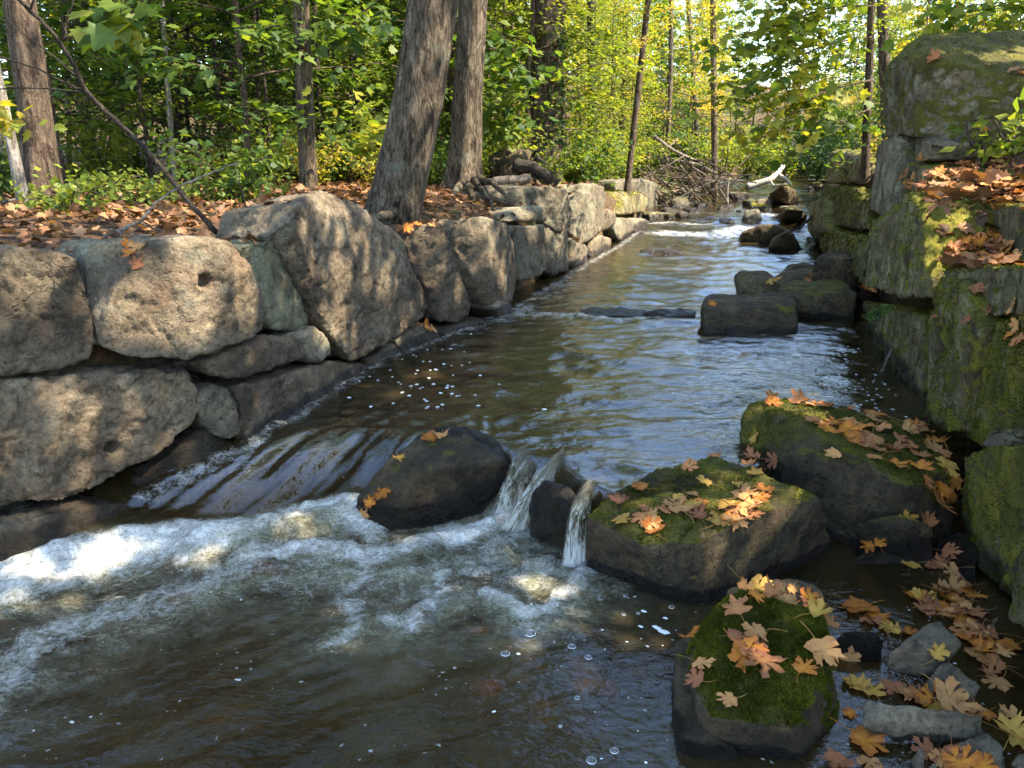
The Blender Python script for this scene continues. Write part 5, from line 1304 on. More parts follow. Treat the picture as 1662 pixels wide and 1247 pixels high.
# ------------------------------------------------------------------ moss tufts on the greenest stones
def tuft_mat():
    k = NT('moss_tufts')
    lv = k.attr('lv')
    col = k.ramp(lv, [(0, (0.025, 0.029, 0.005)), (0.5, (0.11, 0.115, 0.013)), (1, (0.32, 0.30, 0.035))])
    d = k.n('BsdfDiffuse'); k.l(col, d.inputs[0]); t = k.n('BsdfTranslucent'); k.l(col, t.inputs[0])
    mx = k.n('MixShader'); mx.inputs[0].default_value = 0.35; k.l(d.outputs[0], mx.inputs[1]); k.l(t.outputs[0], mx.inputs[2])
    return k.done(mx.outputs[0])
M['tuft'] = tuft_mat()
def moss_tufts(r, n, thr=0.34, ln=0.012, seed=0, droop=0.0):
    rng = np.random.default_rng(seed + 500)
    Q, V, mo, N = r['Q'], r['Vw'], r['mo'], r['N']
    fm = mo[Q].mean(1) + 0.30 * fbm(V[Q[:, 0]] * 9, seed + 3, 3)
    ok = np.where(fm > thr)[0]
    if len(ok) < 20: return
    a = np.linalg.norm(np.cross(V[Q[ok, 1]] - V[Q[ok, 0]], V[Q[ok, 2]] - V[Q[ok, 0]]), axis=1)
    f = ok[rng.choice(len(ok), n, p=a / a.sum())]
    w = rng.dirichlet(np.ones(Q.shape[1]), n)
    P = np.einsum('ij,ijk->ik', w, V[Q[f]]); NN = N[Q[f, 0]]
    lift = 0.35 + 0.9 * np.clip(fbm(P * 26, seed + 9, 3) + 0.4, 0, 1.4)
    D = NN + rng.normal(0, 0.45, (n, 3)) + np.array([0, 0, 0.15 - droop]); D /= np.linalg.norm(D, axis=1)[:, None]
    S = np.cross(D, rng.normal(0, 1, (n, 3))); S /= np.linalg.norm(S, axis=1)[:, None] + 1e-9
    L = ln * rng.uniform(0.5, 1.4, n) * lift
    wd = 0.0022 + 0.12 * L
    Vt = np.stack([P - S * wd[:, None] - NN * 0.002, P + S * wd[:, None] - NN * 0.002, P + D * L[:, None]], 1).reshape(-1, 3)
    T = np.arange(n * 3).reshape(-1, 3)
    base = np.clip(0.50 + 0.6 * fbm(P * 7, seed + 4, 3) + rng.normal(0, 0.12, n), 0, 1)
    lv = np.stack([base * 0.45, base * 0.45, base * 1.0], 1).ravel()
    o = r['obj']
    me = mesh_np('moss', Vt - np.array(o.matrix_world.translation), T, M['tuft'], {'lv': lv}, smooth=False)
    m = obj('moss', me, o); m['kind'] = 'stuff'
for r in ROCKS:
    s = r['seed']
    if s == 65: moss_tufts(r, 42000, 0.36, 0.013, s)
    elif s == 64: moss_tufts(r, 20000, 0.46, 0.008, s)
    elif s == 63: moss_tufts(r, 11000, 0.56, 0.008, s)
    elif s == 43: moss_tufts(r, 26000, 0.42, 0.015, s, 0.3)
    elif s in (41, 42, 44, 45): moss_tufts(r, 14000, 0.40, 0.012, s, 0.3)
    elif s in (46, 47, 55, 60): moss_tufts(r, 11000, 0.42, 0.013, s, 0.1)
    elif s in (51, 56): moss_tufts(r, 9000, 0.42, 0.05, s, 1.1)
    elif s == 28: moss_tufts(r, 3000, 0.42, 0.03, s)
print('moss', time.time() - T0)

# ------------------------------------------------------------------ fallen maple leaves
HALF = [(0, 1.0), (.06, .88), (.15, .86), (.12, .72), (.14, .58), (.24, .68), (.30, .80), (.38, .73), (.55, .76), (.50, .63), (.55, .52), (.42, .46), (.30, .36), (.44, .37), (.52, .32), (.60, .20), (.44, .15), (.34, .05), (.18, .05), (0.03, .0)]
def maple_leaf_mesh(seed):
    rng = np.random.default_rng(seed)
    P = HALF + [(-x, y) for x, y in HALF[::-1]][:-1]
    P = np.array(P); P += rng.normal(0, 0.03, P.shape); P *= rng.uniform(.8, 1.1, len(P))[:, None] ** .5; P[:, 0] *= rng.uniform(.8, 1.05)
    ring2 = P * 0.55 + np.array([0, .36]) * 0.45
    V2 = np.concatenate([P, ring2, [[0, .36]]])
    n = len(P)
    r = np.hypot(V2[:, 0], V2[:, 1] - .36)
    a1, a2 = rng.uniform(0, 6.28, 2)
    th = np.arctan2(V2[:, 1] - .36, V2[:, 0])
    cup = rng.uniform(-0.15, 0.75); fold = rng.uniform(-0.15, 0.6)
    z = cup * r ** 2 * (1 + 0.8 * np.sin(2 * th + a1)) + fold * np.abs(V2[:, 0]) * 0.6 + 0.11 * r * np.sin(5 * th + a2)
    z += rng.normal(0, 0.02, len(z))
    roll = rng.uniform(0.0, 0.9) if seed % 3 == 0 else 0
    V = np.stack([V2[:, 0], V2[:, 1], z], -1)
    if roll:  # one side rolled over
        k = V[:, 0] > 0.15; ang = (V[k, 0] - 0.15) * roll * 3.2
        V[k, 2] += (V[k, 0] - 0.15) * np.sin(ang); V[k, 0] = 0.15 + (V[k, 0] - 0.15) * np.cos(ang)
    i = np.arange(n); j = (i + 1) % n
    Q = np.stack([i, j, n + j, n + i], -1)
    T = np.stack([np.full(n, 2 * n), n + i, n + j], -1)
    lv = np.concatenate([np.ones(n), np.full(n, .5), [0]])
    # stalk
    sl = rng.uniform(0.5, 0.95); sb = rng.uniform(-0.4, 0.4); sz = rng.uniform(-0.05, 0.25)
    t = np.linspace(0, 1, 5)
    acc = Acc(); acc.add(V, T, Q, lv)
    tube(acc, np.stack([sb * t ** 2, 0.02 - sl * t, sz * t + z[-1] * 0], -1), 0.013, 3, a=0.0, cap=False)
    V = np.concatenate(acc.V); V[:, 1] -= 0.3
    V[:, 2] -= np.percentile(V[:, 2], 12)
    return V, np.concatenate(acc.T), np.concatenate(acc.Q), np.concatenate(acc.A), (cup > 0.42 or fold > 0.38 or bool(roll))
def dry_mat(name, mid, edge, spot):
    k = NT(name)
    tc = k.n('TexCoord'); oi = k.n('ObjectInfo')
    add = k.n('VectorMath', operation='ADD'); k.l(tc.outputs['Object'], add.inputs[0]); k.l(oi.outputs['Random'], add.inputs[1])
    n1 = k.noise(add.outputs[0], 2.6, 5, 0.65); n2 = k.noise(add.outputs[0], 9, 5, 0.7)
    f = k.math('ADD', k.math('MULTIPLY', k.attr('lv'), 0.55), k.math('SUBTRACT', n1, 0.28))
    col = k.mix(k.ramp(f, [(0.2, 0.0), (0.7, 1.0)]), mid, edge)
    col = k.mix(k.ramp(n2, [(0.58, 0.0), (0.68, 0.8)]), col, spot)
    hv = k.n('HueSaturation'); k.l(k.math('MULTIPLY_ADD', oi.outputs['Random'], 0.5, 0.75), hv.inputs['Value']); k.l(col, hv.inputs['Color'])
    b = k.n('BsdfPrincipled'); k.l(hv.outputs[0], b.inputs['Base Color']); b.inputs['Roughness'].default_value = 0.5; b.inputs['Specular IOR Level'].default_value = 0.35
    k.l(k.bump(n2, 0.4, 0.1), b.inputs['Normal'])
    t = k.n('BsdfTranslucent'); k.l(hv.outputs[0], t.inputs[0])
    mx = k.n('MixShader'); mx.inputs[0].default_value = 0.25; k.l(b.outputs[0], mx.inputs[1]); k.l(t.outputs[0], mx.inputs[2])
    return k.done(mx.outputs[0])
DRY = {
 't': dry_mat('tan_dry_leaf', (0.62, 0.32, 0.10), (0.56, 0.26, 0.085), (0.25, 0.11, 0.035)),
 'o': dry_mat('orange_leaf', (0.68, 0.27, 0.025), (0.48, 0.15, 0.022), (0.24, 0.07, 0.02)),
 'p': dry_mat('pinkish_leaf', (0.56, 0.24, 0.075), (0.47, 0.18, 0.06), (0.23, 0.09, 0.04)),
 'y': dry_mat('yellow_leaf', (0.60, 0.37, 0.06), (0.54, 0.29, 0.055), (0.26, 0.12, 0.03)),
 'r': dry_mat('red_brown_leaf', (0.44, 0.17, 0.06), (0.33, 0.12, 0.05), (0.13, 0.05, 0.025))}
CN = {'t': 'tan', 'o': 'orange', 'p': 'pinkish tan', 'y': 'yellow', 'r': 'red-brown'}
LSHAPES = []; LCURL = []
for s in range(24):
    V, T, Q, A, cu = maple_leaf_mesh(700 + s); LCURL.append(cu)
    LSHAPES.append(mesh_np('fallen_leaf', V, [T, Q], DRY['t'], {'lv': A}, smooth=True))
LRG = random.Random(77)
NLEAF = [0]
SEEN = {}
def leaf_at(px, py, c, place, grp, size=None, shape=None, lift=0.008):
    h = cast(CAM, ray(px, py))
    if h is None: return
    t, loc, n, o_ = h
    if n[2] < 0: n = -n if o_ in (FLOOR, water) else n
    nn = Vector(n); nn = (nn * 0.85 + Vector((LRG.gauss(0, .11), LRG.gauss(0, .11), 0.35))).normalized()
    s = (size or LRG.uniform(0.085, 0.135)) * LRG.uniform(.78, .95)
    si = shape if shape is not None else LRG.randrange(24)
    o = obj('fallen_leaf', LSHAPES[si])
    o.material_slots[0].link = 'OBJECT'; o.material_slots[0].material = DRY[c]
    q = nn.to_track_quat('Z', 'Y') @ Euler((0, 0, LRG.uniform(0, 6.28))).to_quaternion()
    o.rotation_mode = 'QUATERNION'; o.rotation_quaternion = q
    o.location = Vector(loc) + Vector(n) * (lift + (.012 if o_ is R_['near'] else .006 if o_ in R_['moss'] else 0))
    o.scale = (s, s, s * LRG.uniform(0.5, 1.0))
    look = ('small ' if s < .075 else 'large ' if s > .105 else '') + ('curled ' if LCURL[si] else '')
    tag(o, '%s%s maple leaf %s' % (look, CN[c], place), 'leaf', grp)
    NLEAF[0] += 1
    return o
def leaves(lst, place, grp, **kw):
    for e in lst:
        leaf_at(e[0], e[1], e[2], place, grp, *(e[3:4] if len(e) > 3 else ()), **kw)
R_ = {'near': [r['obj'] for r in ROCKS if r['seed'] == 65][0], 'moss': [r['obj'] for r in ROCKS if r['seed'] in (63, 64, 43, 45, 60)]}
leaves([(700, 714, 'o', .10), (716, 710, 't', .09)], 'on top of the wet rock between the chutes', 'leaves on top of the wet mid rock')
leaves([(648, 745, 'y', .075)], 'alone on the upper left face of the wet mid rock', None)
leaves([(625, 798, 'o', .11), (600, 815, 'o', .085), (590, 832, 't', .085)], 'stuck low on the left side of the wet mid rock', 'leaves on the left side of the wet mid rock')
leaves([(1006, 817, 'r', .10), (1041, 795, 'o', .095)], 'near the left tip of the squared mossy boulder', 'leaves at the left tip of the squared boulder')
leaves([(1115, 760, 'p', .085)], 'alone near the back edge of the squared mossy boulder', None)
leaves([(1160, 742, 'p', .075)], 'at the very back corner of the squared mossy boulder', None)
leaves([(1146, 787, 'y', .10)], 'standing alone mid-top of the squared mossy boulder', None)
leaves([(1010, 847, 'y', .08), (1048, 828, 'r', .06), (1042, 842, 'p', .09), (1054, 850, 't', .10), (1062, 862, 'o', .10), (1058, 838, 't', .07)], 'in the loose group left on the squared boulder', 'leaf group on the left of the squared boulder')
leaves([(1101, 828, 't', .13), (1078, 832, 'p', .07), (1098, 811, 'y', .07), (1125, 824, 'y', .09), (1134, 840, 'r', .09), (1120, 806, 't', .06), (1138, 822, 'o', .07)], 'in the middle group round the pale leaf, squared boulder', 'leaf group in the middle of the squared boulder')
leaves([(1168, 850, 'y', .11), (1195, 850, 't', .11), (1188, 822, 'y', .11), (1208, 808, 't', .15), (1222, 822, 't', .11), (1197, 832, 'p', .09), (1228, 838, 'p', .09), (1247, 800, 'o', .11), (1212, 840, 't', .09), (1232, 812, 'o', .10), (1180, 846, 'o', .09)], 'in the heap on the right half of the squared boulder', 'leaf heap on the right of the squared boulder')
leaves([(1223, 772, 'y', .09), (1196, 790, 'y', .055)], 'at the right back edge of the squared boulder', 'leaves at the right back edge of the squared boulder')
leaves([(1256, 645, 'o', .11), (1250, 656, 'o', .10)], 'on the back left corner of the tilted mossy boulder', 'leaves on the back corner of the tilted boulder')
leaves([(1300, 655, 'p', .12), (1318, 660, 't', .13), (1336, 662, 'o', .11), (1306, 652, 't', .10)], 'in the group along the back edge of the tilted boulder', 'leaves along the back edge of the tilted boulder')
leaves([(1378, 667, 'o', .07)], 'upright and alone on the back edge of the tilted boulder', None)
leaves([(1230, 712, 'y', .07)], 'alone on the left face of the tilted mossy boulder', None)
leaves([(1223, 745, 'r', .10), (1258, 746, 'r', .10), (1215, 758, 'p', .09)], 'at the left foot of the tilted mossy boulder', 'leaves at the left foot of the tilted boulder')
leaves([(1356, 740, 't', .085)], 'lying alone in the middle of the tilted boulder face', None)
leaves([(1318, 686, 'p', .11), (1330, 690, 't', .09), (1354, 690, 'o', .13), (1372, 700, 'o', .13), (1392, 708, 'p', .13), (1412, 682, 't', .14), (1420, 674, 'o', .13), (1432, 700, 'p', .12), (1404, 724, 'p', .12), (1415, 714, 't', .12), (1424, 734, 'p', .10), (1400, 695, 'o', .11), (1380, 690, 't', .10), (1386, 722, 'o', .09), (1345, 700, 'o', .10)],
       'in the long drift across the tilted boulder', 'leaf drift across the tilted boulder')
leaves([(1460, 716, 'p', .12), (1475, 727, 'p', .11), (1478, 690, 't', .14), (1498, 700, 't', .13), (1520, 718, 'o', .13), (1510, 730, 't', .11), (1526, 736, 'p', .12), (1450, 734, 'r', .11), (1490, 742, 'p', .11), (1488, 694, 'o', .11), (1472, 700, 't', .10)], 'on the upper right end of the tilted boulder', 'leaves on the upper right of the tilted boulder')
leaves([(1420, 746, 'p', .08), (1450, 757, 'o', .11), (1490, 762, 'o', .12), (1532, 756, 'y', .13), (1522, 792, 'o', .14), (1514, 806, 't', .17), (1542, 778, 'o', .11), (1500, 780, 'p', .10), (1538, 800, 'o', .09)], 'at the lower right of the tilted boulder by the wall', 'leaves at the lower right of the tilted boulder')
leaves([(1470, 840, 'y', .09), (1503, 847, 'p', .09)], 'on the dark squared stone under the tilted boulder', 'leaves on the dark stone under the tilted boulder')
leaves([(1412, 883, 'o', .08), (1428, 880, 'o', .06)], 'on the low wet stone above the trickle', 'leaves on the low wet stone')
leaves([(1481, 920, 'y', .10), (1508, 922, 'r', .07)], 'floating in the upper trickle', 'leaves in the upper trickle')
leaves([(1541, 896, 'r', .09), (1530, 915, 'r', .10), (1548, 925, 't', .08)], 'at the foot of the right wall above the trickle', 'leaves at the wall foot above the trickle')
leaves([(1526, 962, 't', .12), (1548, 962, 't', .12), (1575, 968, 'o', .10), (1498, 973, 'y', .11), (1528, 985, 'o', .12), (1550, 992, 'r', .12), (1562, 982, 't', .10), (1582, 1000, 'r', .11), (1515, 990, 'r', .10), (1540, 975, 'o', .10), (1568, 955, 'r', .09), (1505, 995, 'r', .10), (1535, 1000, 't', .10), (1555, 1005, 'o', .10), (1480, 968, 'o', .10)], 'in the leaf heap between trickle and wall', 'leaf heap between trickle and wall')
leaves([(1400, 990, 'o', .15), (1382, 985, 'o', .11), (1420, 1002, 'o', .12), (1408, 1008, 'r', .10)], 'in the sodden orange patch in the trickle', 'sodden orange leaves in the trickle')
leaves([(1438, 1020, 'y', .09), (1472, 1030, 'o', .08), (1455, 1026, 'y', .07)], 'beside the flat grey slab', 'leaves beside the flat grey slab')
leaves([(1310, 972, 'o', .09), (1318, 985, 'r', .10), (1330, 990, 'o', .07)], 'at the water edge behind the nearest block', 'leaves at the water edge behind the nearest block')
leaves([(1228, 955, 'y', .12), (1222, 972, 'o', .09), (1254, 974, 'p', .10), (1212, 960, 't', .08), (1284, 955, 't', .045)], 'at the back of the nearest mossy block', 'leaves at the back of the nearest block')
leaves([(1322, 1000, 'y', .10), (1340, 1012, 't', .08)], 'at the back right corner of the nearest block', 'leaves on the back right corner of the nearest block')
leaves([(1198, 996, 'p', .12)], 'wide and flat on the back of the nearest mossy block', None)
leaves([(1226, 1030, 't', .11), (1203, 1060, 'o', .13), (1228, 1056, 'r', .10), (1240, 1080, 'p', .14), (1190, 1040, 'r', .08), (1220, 1070, 'p', .10)], 'in the crumpled pile in the middle of the nearest block', 'leaf pile in the middle of the nearest block')
leaves([(1330, 1058, 't', .14), (1375, 1068, 't', .10)], 'hanging over the right edge of the nearest mossy block', 'leaves over the right edge of the nearest block')
leaves([(1303, 1093, 'o', .08)], 'small and alone on the right half of the nearest block', None)
leaves([(1184, 1143, 't', .085)], 'alone at the front left of the nearest mossy block', None)
leaves([(1130, 1038, 'o', .08)], 'alone on the low shoulder left of the nearest block', None)
leaves([(1138, 1085, 't', .08), (1134, 1108, 'r', .07)], 'curled on the side of the low shoulder stone', 'curled leaves on the low shoulder')
leaves([(1590, 1024, 't', .11), (1582, 1042, 'o', .11), (1612, 1048, 'o', .10), (1598, 1070, 't', .13), (1618, 1082, 'p', .10), (1590, 1058, 'o', .10), (1640, 1050, 'o', .10), (1562, 1030, 'p', .09), (1625, 1062, 't', .09), (1560, 1018, 't', .10), (1606, 1030, 'r', .09)], 'in the loose pile right of the grey slabs', 'leaf pile right of the grey slabs')
leaves([(1620, 1110, 't', .10), (1520, 1060, 'y', .07), (1604, 1095, 'r', .07)], 'near the pointed grey stone', 'leaves near the pointed grey stone')
leaves([(1395, 1118, 'y', .09), (1418, 1126, 'y', .08), (1445, 1115, 'r', .09), (1468, 1124, 't', .10), (1482, 1130, 't', .10), (1510, 1134, 'o', .11), (1536, 1130, 't', .11), (1552, 1142, 't', .12), (1565, 1152, 't', .10), (1522, 1146, 'y', .08), (1500, 1140, 'p', .09), (1378, 1108, 'y', .08)], 'in the row along the long thin slab', 'leaves along the long thin slab')
leaves([(1400, 1202, 'o', .15), (1380, 1160, 'o', .06)], 'in dark water below the long thin slab', 'leaves in dark water below the long slab')
leaves([(1642, 1190, 'y', .12), (1652, 1204, 'y', .10), (1600, 1160, 'o', .07), (1640, 1165, 't', .07)], 'at the right picture edge by the long slab', 'yellow leaves at the right picture edge')
leaves([(1530, 1238, 't', .09), (1505, 1222, 'r', .09), (1562, 1240, 'o', .09), (1362, 1240, 'r', .10), (1410, 1240, 't', .08), (1590, 1242, 'o', .10), (1548, 1222, 'r', .09)], 'at the bottom picture edge', 'leaves at the bottom edge')
leaves([(1583, 470, 'r', .10)], 'stuck flat on the mossy wall face below the leafy ledge', None)
leaves([(1519, 515, 'r', .08)], 'in the crack of the right wall', None)
leaves([(1610, 507, 'r', .08), (1572, 520, 'r', .06), (1650, 497, 't', .10), (1655, 525, 't', .09), (1658, 552, 'p', .09), (1645, 545, 'o', .08)], 'on the mossy shoulder below the leafy ledge', 'leaves on the mossy shoulder of the right wall')
leaves([(1520, 95, 'r', .10)], 'alone on the left part of the pale top block', None)
leaves([(1608, 108, 'o', .10), (1645, 118, 't', .14), (1657, 122, 'o', .10)], 'on the right part of the pale top block', 'leaves on the pale top block')
leaves([(1598, 207, 'o', .11)], 'hanging on the front of the pale top block', None)
leaves([(1156, 495, 'o', .09)], 'on the left end of the long mid-stream block', None)
leaves([(1250, 458, 'y', .14), (1320, 452, 'o', .13), (1312, 456, 'o', .10), (1268, 452, 't', .09)], 'among the mid-stream blocks', 'leaves among the mid-stream blocks')
leaves([(690, 528, 'o', .12), (702, 535, 't', .09), (682, 528, 'o', .07)], 'on a small stone at the foot of the leaning block', 'leaves under the leaning block')
leaves([(215, 412, 'o', .08), (222, 428, 'r', .08), (226, 402, 't', .07), (208, 400, 'o', .07)], 'caught in the gap beside the big bright block', 'leaves caught beside the big bright block')
leaves([(660, 370, 'o', .10), (680, 366, 'o', .09), (700, 366, 't', .08), (650, 372, 'r', .08)], 'on the flat bright top of the wall block', 'leaves on the bright wall top')
# ledges of the right wall
for i in range(64):
    px, py = LRG.uniform(1475, 1662), LRG.uniform(268, 324)
    if px < 1500 and py > 300: continue
    leaf_at(px, py, LRG.choice('toorrpt'), 'in the deep litter of the upper ledge under the top block', 'leaves on the upper ledge of the right wall', LRG.uniform(.07, .12), lift=LRG.uniform(0.005, 0.05))
for i in range(40):
    px = LRG.uniform(1535, 1662); py = LRG.uniform(380 + max(0, (1600 - px) * 0.4), 432)
    leaf_at(px, py, LRG.choice('toorrpt'), 'in the bright litter of the lower ledge of the right wall', 'leaves on the lower ledge of the right wall', LRG.uniform(.07, .12), lift=LRG.uniform(0.005, 0.04))
print('leaves', NLEAF[0], time.time() - T0)

# leaf litter nobody could count
def litter(name, pts, size, seed, tmpl=MAPLE, mat='litter', jitter=0.45, lift=0.01):
    rng = np.random.default_rng(seed)
    P = np.array(pts); P[:, 2] += lift + rng.uniform(0, 0.03, len(P))
    me = foliage_mesh(name, P, np.tile(np.array([0, 0, 1.0]), (len(P), 1)), size, M[mat], rng, tmpl, None, jitter)
    o = obj(name, me); tag(o, kind='stuff'); return o
rng = np.random.default_rng(8)
n = 17000
yy = rng.uniform(1.5, 14, n); dd = 0.3 + rng.gamma(2.0, 1.5, n)
xx = xl(yy) - dd
litter('leaf_litter', np.stack([xx, yy, bank_z(xx, yy)], -1), 0.054, 31)
n = 5200
yy = rng.uniform(5.0, 26, n); dd = 0.34 + rng.gamma(1.6, 1.0, n); xx = xr(yy) + dd
litter('leaf_litter', np.stack([xx, yy, bank_z(xx, yy)], -1), 0.09, 32)
pp = []
for i in range(900):
    y = rng.uniform(3.0, 5.4); d = rng.uniform(0.0, 1.9); x = float(xr(y)) + d
    h = cast((x, y, 6.0), (0, 0, -1), False)
    if h is not None and h[2][2] > 0.6 and h[1][2] < 1.48 and h[3].get('kind') != 'x': pp.append(h[1])
if pp: litter('leaf_litter', pp, 0.10, 33)
# a few leaves on the tops of the left wall
pp = []
for i in range(420):
    y = rng.uniform(3.0, 13); x = float(xl(y)) - rng.uniform(0.05, 0.6)
    h = cast((x, y, 6.0), (0, 0, -1), False)
    if h is not None and h[2][2] > 0.75: pp.append(h[1])
if pp: litter('leaf_litter', pp, 0.06, 34)
print('litter', time.time() - T0)
# ------------------------------------------------------------------ fallen branches, driftwood, roots
def branch_thing(name, label, cat, paths, mat, sides=8, group=None, wob=0.012, seed=0):
    """paths: list of (points, r0, r1); the first is the thing's own limb, the rest are child limbs"""
    rg = np.random.default_rng(seed + 40)
    root = None
    base = np.array(paths[0][0][0])
    e = empty(name, base); tag(e, label, cat, group)
    for i, (pts, r0, r1) in enumerate(paths):
        P = np.array(pts); k = len(P)
        t = np.linspace(0, 1, max(10, k * 4)); t0 = np.linspace(0, 1, k)
        C = np.stack([np.interp(t, t0, P[:, c]) for c in range(3)], -1)
        for _ in range(2): C[1:-1] = (C[:-2] + 2 * C[1:-1] + C[2:]) / 4
        C[1:] += np.cumsum(rg.normal(0, wob * 0.35, (len(t) - 1, 3)), 0) * 0.35 + rg.normal(0, wob * 0.2, (len(t) - 1, 3))
        acc = Acc(); tube(acc, C - base, r0 + (r1 - r0) * t, sides)
        obj('limb' if i == 0 else 'twig', acc.mesh('limb', M[mat]), e)
    return e
p = lambda px, py, y: WY(px, py, y)
branch_thing('fallen_branch', 'long dark bare branch leaning from the wall top to the upper left', 'branch', [
    ([p(356, 382, 4.55), p(300, 318, 4.55), p(232, 236, 4.5), p(165, 175, 4.45), p(140, 150, 4.4), p(120, 105, 4.35), p(85, 50, 4.3), p(20, -12, 4.2)], .016, .010),
    ([p(140, 150, 4.4), p(110, 140, 4.4), p(60, 112, 4.35), p(0, 93, 4.3), p(-50, 85, 4.3)], .006, .003),
    ([p(140, 152, 4.4), p(80, 142, 4.45), p(0, 142, 4.5), p(-60, 146, 4.5)], .005, .003),
    ([p(105, 66, 4.3), p(107, 40, 4.3), p(118, 0, 4.3), p(125, -30, 4.3)], .006, .003),
    ([p(130, 128, 4.4), p(70, 75, 4.4), p(0, 30, 4.35)], .005, .003),
    ([p(50, 15, 4.25), p(56, -30, 4.2)], .005, .004)], 'bark_dark', seed=1)
branch_thing('fallen_branch', 'pale forked branch lying on the wall top under the dark branch', 'branch', [
    ([p(168, 384, 4.0), p(200, 372, 4.05), p(228, 360, 4.1), p(248, 333, 4.15), p(285, 305, 4.25), p(340, 283, 4.4), p(392, 263, 4.5)], .011, .004),
    ([p(180, 372, 4.02), p(205, 385, 4.0), p(260, 382, 4.05)], .009, .004), ([p(228, 362, 4.1), p(262, 374, 4.15), p(290, 378, 4.2)], .006, .003), ([p(385, 266, 4.5), p(380, 282, 4.5)], .004, .002)], 'wood_grey', seed=2)
branch_thing('red_stem', 'thin reddish upright shoot behind the green lichened stone', 'stem', [([p(406, 388, 4.7), p(398, 330, 4.7), p(388, 285, 4.7)], .005, .003), ([p(426, 380, 4.8), p(415, 340, 4.8)], .003, .002)], 'bark_brown', seed=3, sides=5)
branch_thing('fallen_branch', 'thin grey stick lying in the litter at the far left', 'branch', [([p(-20, 335, 5.6), p(20, 325, 5.7), p(55, 318, 5.8)], .012, .006), ([p(10, 330, 5.65), p(0, 318, 5.7)], .005, .003)], 'wood_grey', seed=4)
branch_thing('fallen_branch', 'long low twig lying along the back of the left clearing', 'branch', [([p(110, 340, 5.2), p(180, 337, 5.3), p(270, 348, 5.2)], .006, .003), ([p(150, 320, 5.6), p(190, 318, 5.6)], .004, .002)], 'wood_grey', seed=5)
q = [wall_hit(1424, 616, 'R', -0.07)[0], wall_hit(1436, 592, 'R', -0.05)[0], wall_hit(1447, 566, 'R', -0.03)[0]]
branch_thing('stick', 'short bare stick leaning in the water against the right wall', 'stick', [([W(1422, 618, -.05), q[0], q[1], q[2]], .012, .008)], 'wood_grey', seed=6)
# dark mound of an uprooted stump behind the stout trunk
def root_mound():
    c = WY(835, 275, 10.9)
    pts = []
    rg = random.Random(5)
    for a in range(14):
        an = a * .449; pts.append(c + np.array([math.cos(an) * .42 * rg.uniform(.7, 1.1), math.sin(an) * .4, -.32])); pts.append(c + np.array([math.cos(an) * .28 * rg.uniform(.6, 1.1) - .06, math.sin(an) * .3, rg.uniform(.06, .30)]))
    e_ = []
    i0 = len(ROCKS)
    hull_spec('root_mound', pts, 'boulder', None, vox=.04, rough=.09, seed=141, wet=-1, smooth=1, cb=lambda r, o: (tag(o, 'dark mound of an uprooted stump behind the wall', 'stump'), e_.append(o)))
    keep = ROCKS[:i0]
    global_rocks = ROCKS[i0:]
    ROCKS[:] = global_rocks; finish_rocks(); ROCKS[:] = keep + ROCKS
    o = e_[0]; b = np.array(o.location)
    for k in range(16):
        an = rg.uniform(0, 6.28); acc = Acc()
        p0 = np.array([math.cos(an) * .2, math.sin(an) * .2, rg.uniform(.15, .45)])
        p1 = p0 + np.array([math.cos(an) * rg.uniform(.2, .5), -rg.uniform(.1, .4), rg.uniform(-.3, .25)])
        tube(acc, np.array([p0, (p0 + p1) / 2 + np.array([0, 0, .08]), p1]), [.03, .02, .008], 6)
        obj('root', acc.mesh('root', M['bark_dark']), o)
    branch_thing('fallen_log', 'dark rotting log sloping down from the uprooted stump', 'log', [([WY(838, 268, 10.6), WY(868, 272, 10.5), WY(905, 298, 10.3)], .10, .06)], 'bark_dark', sides=14, seed=7, wob=.03)
    branch_thing('fallen_log', 'short sunlit log lying on the wall top below the uprooted stump', 'log', [([WY(800, 296, 9.9), WY(830, 292, 9.9), WY(858, 292, 9.95)], .06, .055)], 'wood_grey', sides=14, seed=8, wob=.02)
root_mound()
# roots gripping the bank below the stout flared trunk
rg = random.Random(12)
for k, (a, b, c) in enumerate([((770, 292), (790, 318), (802, 345)), ((760, 300), (768, 322), (760, 345)), ((748, 300), (735, 318), (715, 330)), ((778, 290), (800, 300), (818, 322)), ((785, 300), (795, 325), (780, 350)), ((640, 345), (620, 352), (600, 362))]):
    y0 = 9.6 if k < 5 else 6.4
    branch_thing('tree_root', ['bare root running down the bank from the stout flared trunk', 'bare root running down the bank from the stout flared trunk', 'bare root running down the bank from the stout flared trunk', 'bare root running down the bank from the stout flared trunk', 'bare root running down the bank from the stout flared trunk', 'root snaking left from the thick leaning trunk'][k], 'root',
        [([WY(*a, y0), WY(*b, y0 - .5), WY(*c, y0 - 1.2)], .05, .015)], 'bark', seed=20 + k, group='roots below the stout trunk' if k < 5 else None, wob=.03)
